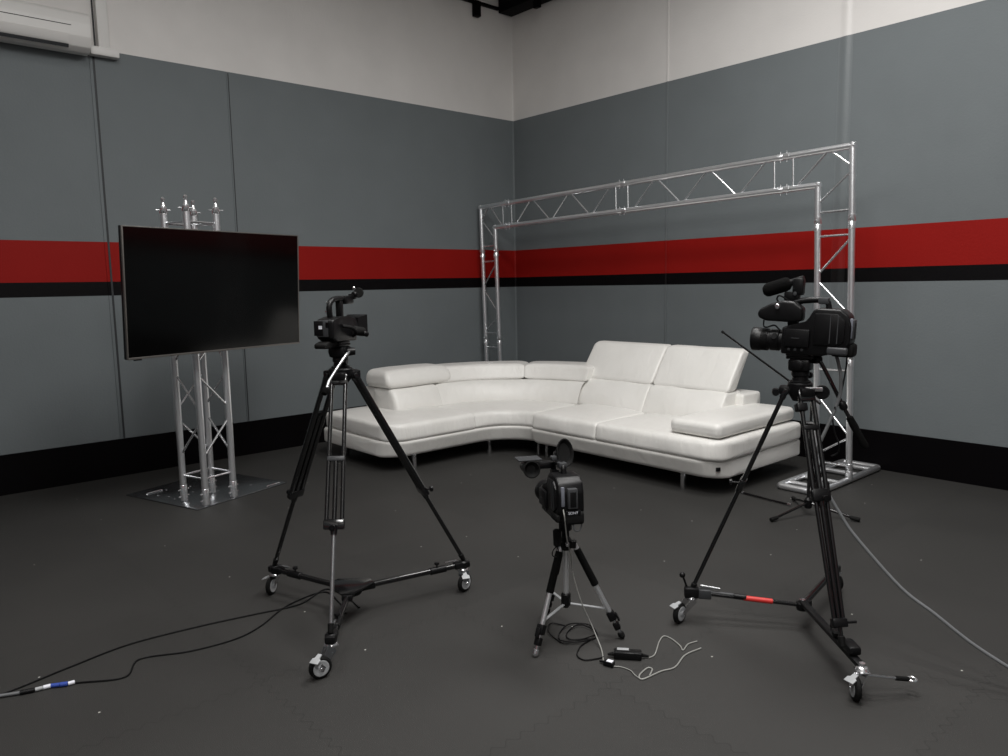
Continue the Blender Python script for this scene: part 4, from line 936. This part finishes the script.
for k, (m_, nm, r_) in enumerate(((WHITEL, 'white_tape', 0.008), (BLUET, 'blue_tape', 0.0095), (BLUET, 'blue_sleeve', 0.0085), (WHITEL, 'white_tape', 0.0085), (PALEP, 'pale_plug', 0.008), (BLKP, 'black_plug', 0.0095), (GCABLE, 'grey_lead', 0.0065))):
    a_ = Vector((pts[k].x, pts[k].y, 0.0098)); c_ = Vector((pts[k + 1].x, pts[k + 1].y, 0.0098)); b = B(); tube(b, a_, lerp(a_, c_, 0.97), r_, seg=12, ch=0.0015); obj(nm, b, m_, t)
b = B(); path(b, [(5.600, -3.297, 1.290), (5.616, -3.300, 1.24), (5.627, -3.30, 1.193), (5.629, -3.30, 1.12), (5.617, -3.31, 1.059), (5.592, -3.325, 0.976), (5.562, -3.345, 0.878), (5.555, -3.350, 0.802), (5.58, -3.350, 0.736), (5.615, -3.345, 0.683), (5.66, -3.332, 0.607), (5.72, -3.315, 0.518), (5.894, -3.276, 0.334), (6.02, -3.249, 0.25), (6.142, -3.222, 0.166), (6.268, -3.194, 0.1), (6.43, -3.16, 0.03), (6.6, -3.13, 0.010), (7.0, -3.0, 0.010), (7.6, -2.9, 0.010)], 0.0072, 10, n=6)
tag(obj('cable', b, GCABLE), 'thick grey cable hanging from the right camera down to the floor at right', 'cable')
b = B(); path(b, [(5.653, -3.285, 1.318), (5.647, -3.29, 1.27), (5.643, -3.29, 1.214), (5.627, -3.30, 1.094), (5.606, -3.312, 1.033), (5.613, -3.31, 0.955), (5.630, -3.30, 0.90), (5.625, -3.29, 0.86), (5.600, -3.30, 0.84)], 0.0035, 8, n=6)
tag(obj('cable', b, BLKP), 'thin black cable looping down from rear of the right camera', 'cable')
b = B(); path(b, [(4.917, -4.250, 0.665), (4.935, -4.26, 0.63), (4.91, -4.22, 0.52), (4.865, -4.15, 0.42), (4.835, -4.11, 0.33), (4.857, -4.08, 0.192), (4.885, -4.045, 0.085), (4.94, -4.055, 0.02), (4.99, -4.09, 0.0045), (5.045, -4.145, 0.0045)], 0.0028, 8, n=8)
tag(obj('charger_lead', b, WIRE), 'pale thin lead running from the low camera down to the power adapter', 'cable')
b = B(); path(b, F([(5.162, -3.985), (5.159, -3.94), (5.10, -3.83), (5.085, -3.775), (5.127, -3.773), (5.19, -3.80), (5.221, -3.823), (5.204, -3.761), (5.215, -3.709)], 0.004), 0.0028, 8, n=8)
tag(obj('wire', b, WIRE), 'pale wire zigzagging on the floor beyond the power adapter', 'wire')
b = B(); path(b, F([(5.264, -3.751), (5.253, -3.854), (5.284, -3.969), (5.265, -4.04), (5.253, -4.142), (5.225, -4.13), (5.21, -4.06), (5.228, -4.05), (5.245, -4.08), (5.253, -4.10)], 0.004), 0.0032, 8, n=8)
tag(obj('wire', b, WIRE), 'pale wire with small hooked loop, nearest the camera on the floor', 'wire')
b = B(); path(b, F([(5.105, -4.148), (5.133, -4.129), (5.175, -4.125), (5.21, -4.14), (5.247, -4.150)], 0.004), 0.0022, 8, n=8)
tag(obj('wire', b, WIRE), 'short thin pale wire leaving the black plug', 'wire')
b = B(); path(b, [(p[0], p[1], 0.004 + 0.004 * (i % 3)) for i, p in enumerate([(4.70, -4.02), (4.645, -4.059), (4.70, -4.13), (4.768, -4.149), (4.83, -4.15), (4.866, -4.05), (4.85, -3.97), (4.773, -3.941), (4.716, -4.01), (4.74, -4.10), (4.80, -4.146), (4.87, -4.10), (4.88, -4.0), (4.827, -3.965), (4.75, -3.98), (4.76, -4.07), (4.82, -4.11)])] + F([(4.873, -4.039), (4.885, -4.09), (4.894, -4.127), (4.934, -4.189), (4.984, -4.200), (5.013, -4.156), (5.025, -4.12)], 0.005), 0.0030, 6, n=8)
tag(obj('coiled_cable', b, BLKP), 'loosely coiled thin black cable on the floor under the low tripod', 'cable')
ya = math.atan2(-4.00 + 4.075, 5.145 - 5.045)
t = thing('power_adapter', 'black power adapter brick on the floor beside the low tripod', 'power adapter', (5.095, -4.045, 0.0), R(40))
b = B(); box(b, (0, 0, 0.017), (0.118, 0.046, 0.032), bev=0.006); ob_ = obj('casing', b, BLKP, t)
b = B(); box(b, (-0.02, 0.01, 0.0345), (0.05, 0.02, 0.002), bev=0.0005); obj('label_plate', b, PALEP, ob_)
b = B(); tube(b, (-0.06, 0, 0.016), (-0.085, 0, 0.012), 0.009, 0.005, seg=10); obj('strain_relief', b, BLKM, t)
b = B(); tube(b, (0.06, 0, 0.016), (0.088, 0.01, 0.008), 0.008, 0.004, seg=10); obj('strain_relief', b, BLKM, t)
t = thing('plug', 'small black plug with white label lying beside the power adapter', 'plug', (5.085, -4.155, 0.0), R(15))
b = B(); box(b, (0, 0, 0.012), (0.045, 0.026, 0.022), bev=0.004); tube(b, (-0.022, 0, 0.012), (-0.045, 0.004, 0.008), 0.006, 0.004, seg=8); obj('casing', b, BLKP, t)
b = B(); box(b, (0.004, 0, 0.0235), (0.026, 0.020, 0.0015)); obj('label_plate', b, WHITEL, t)
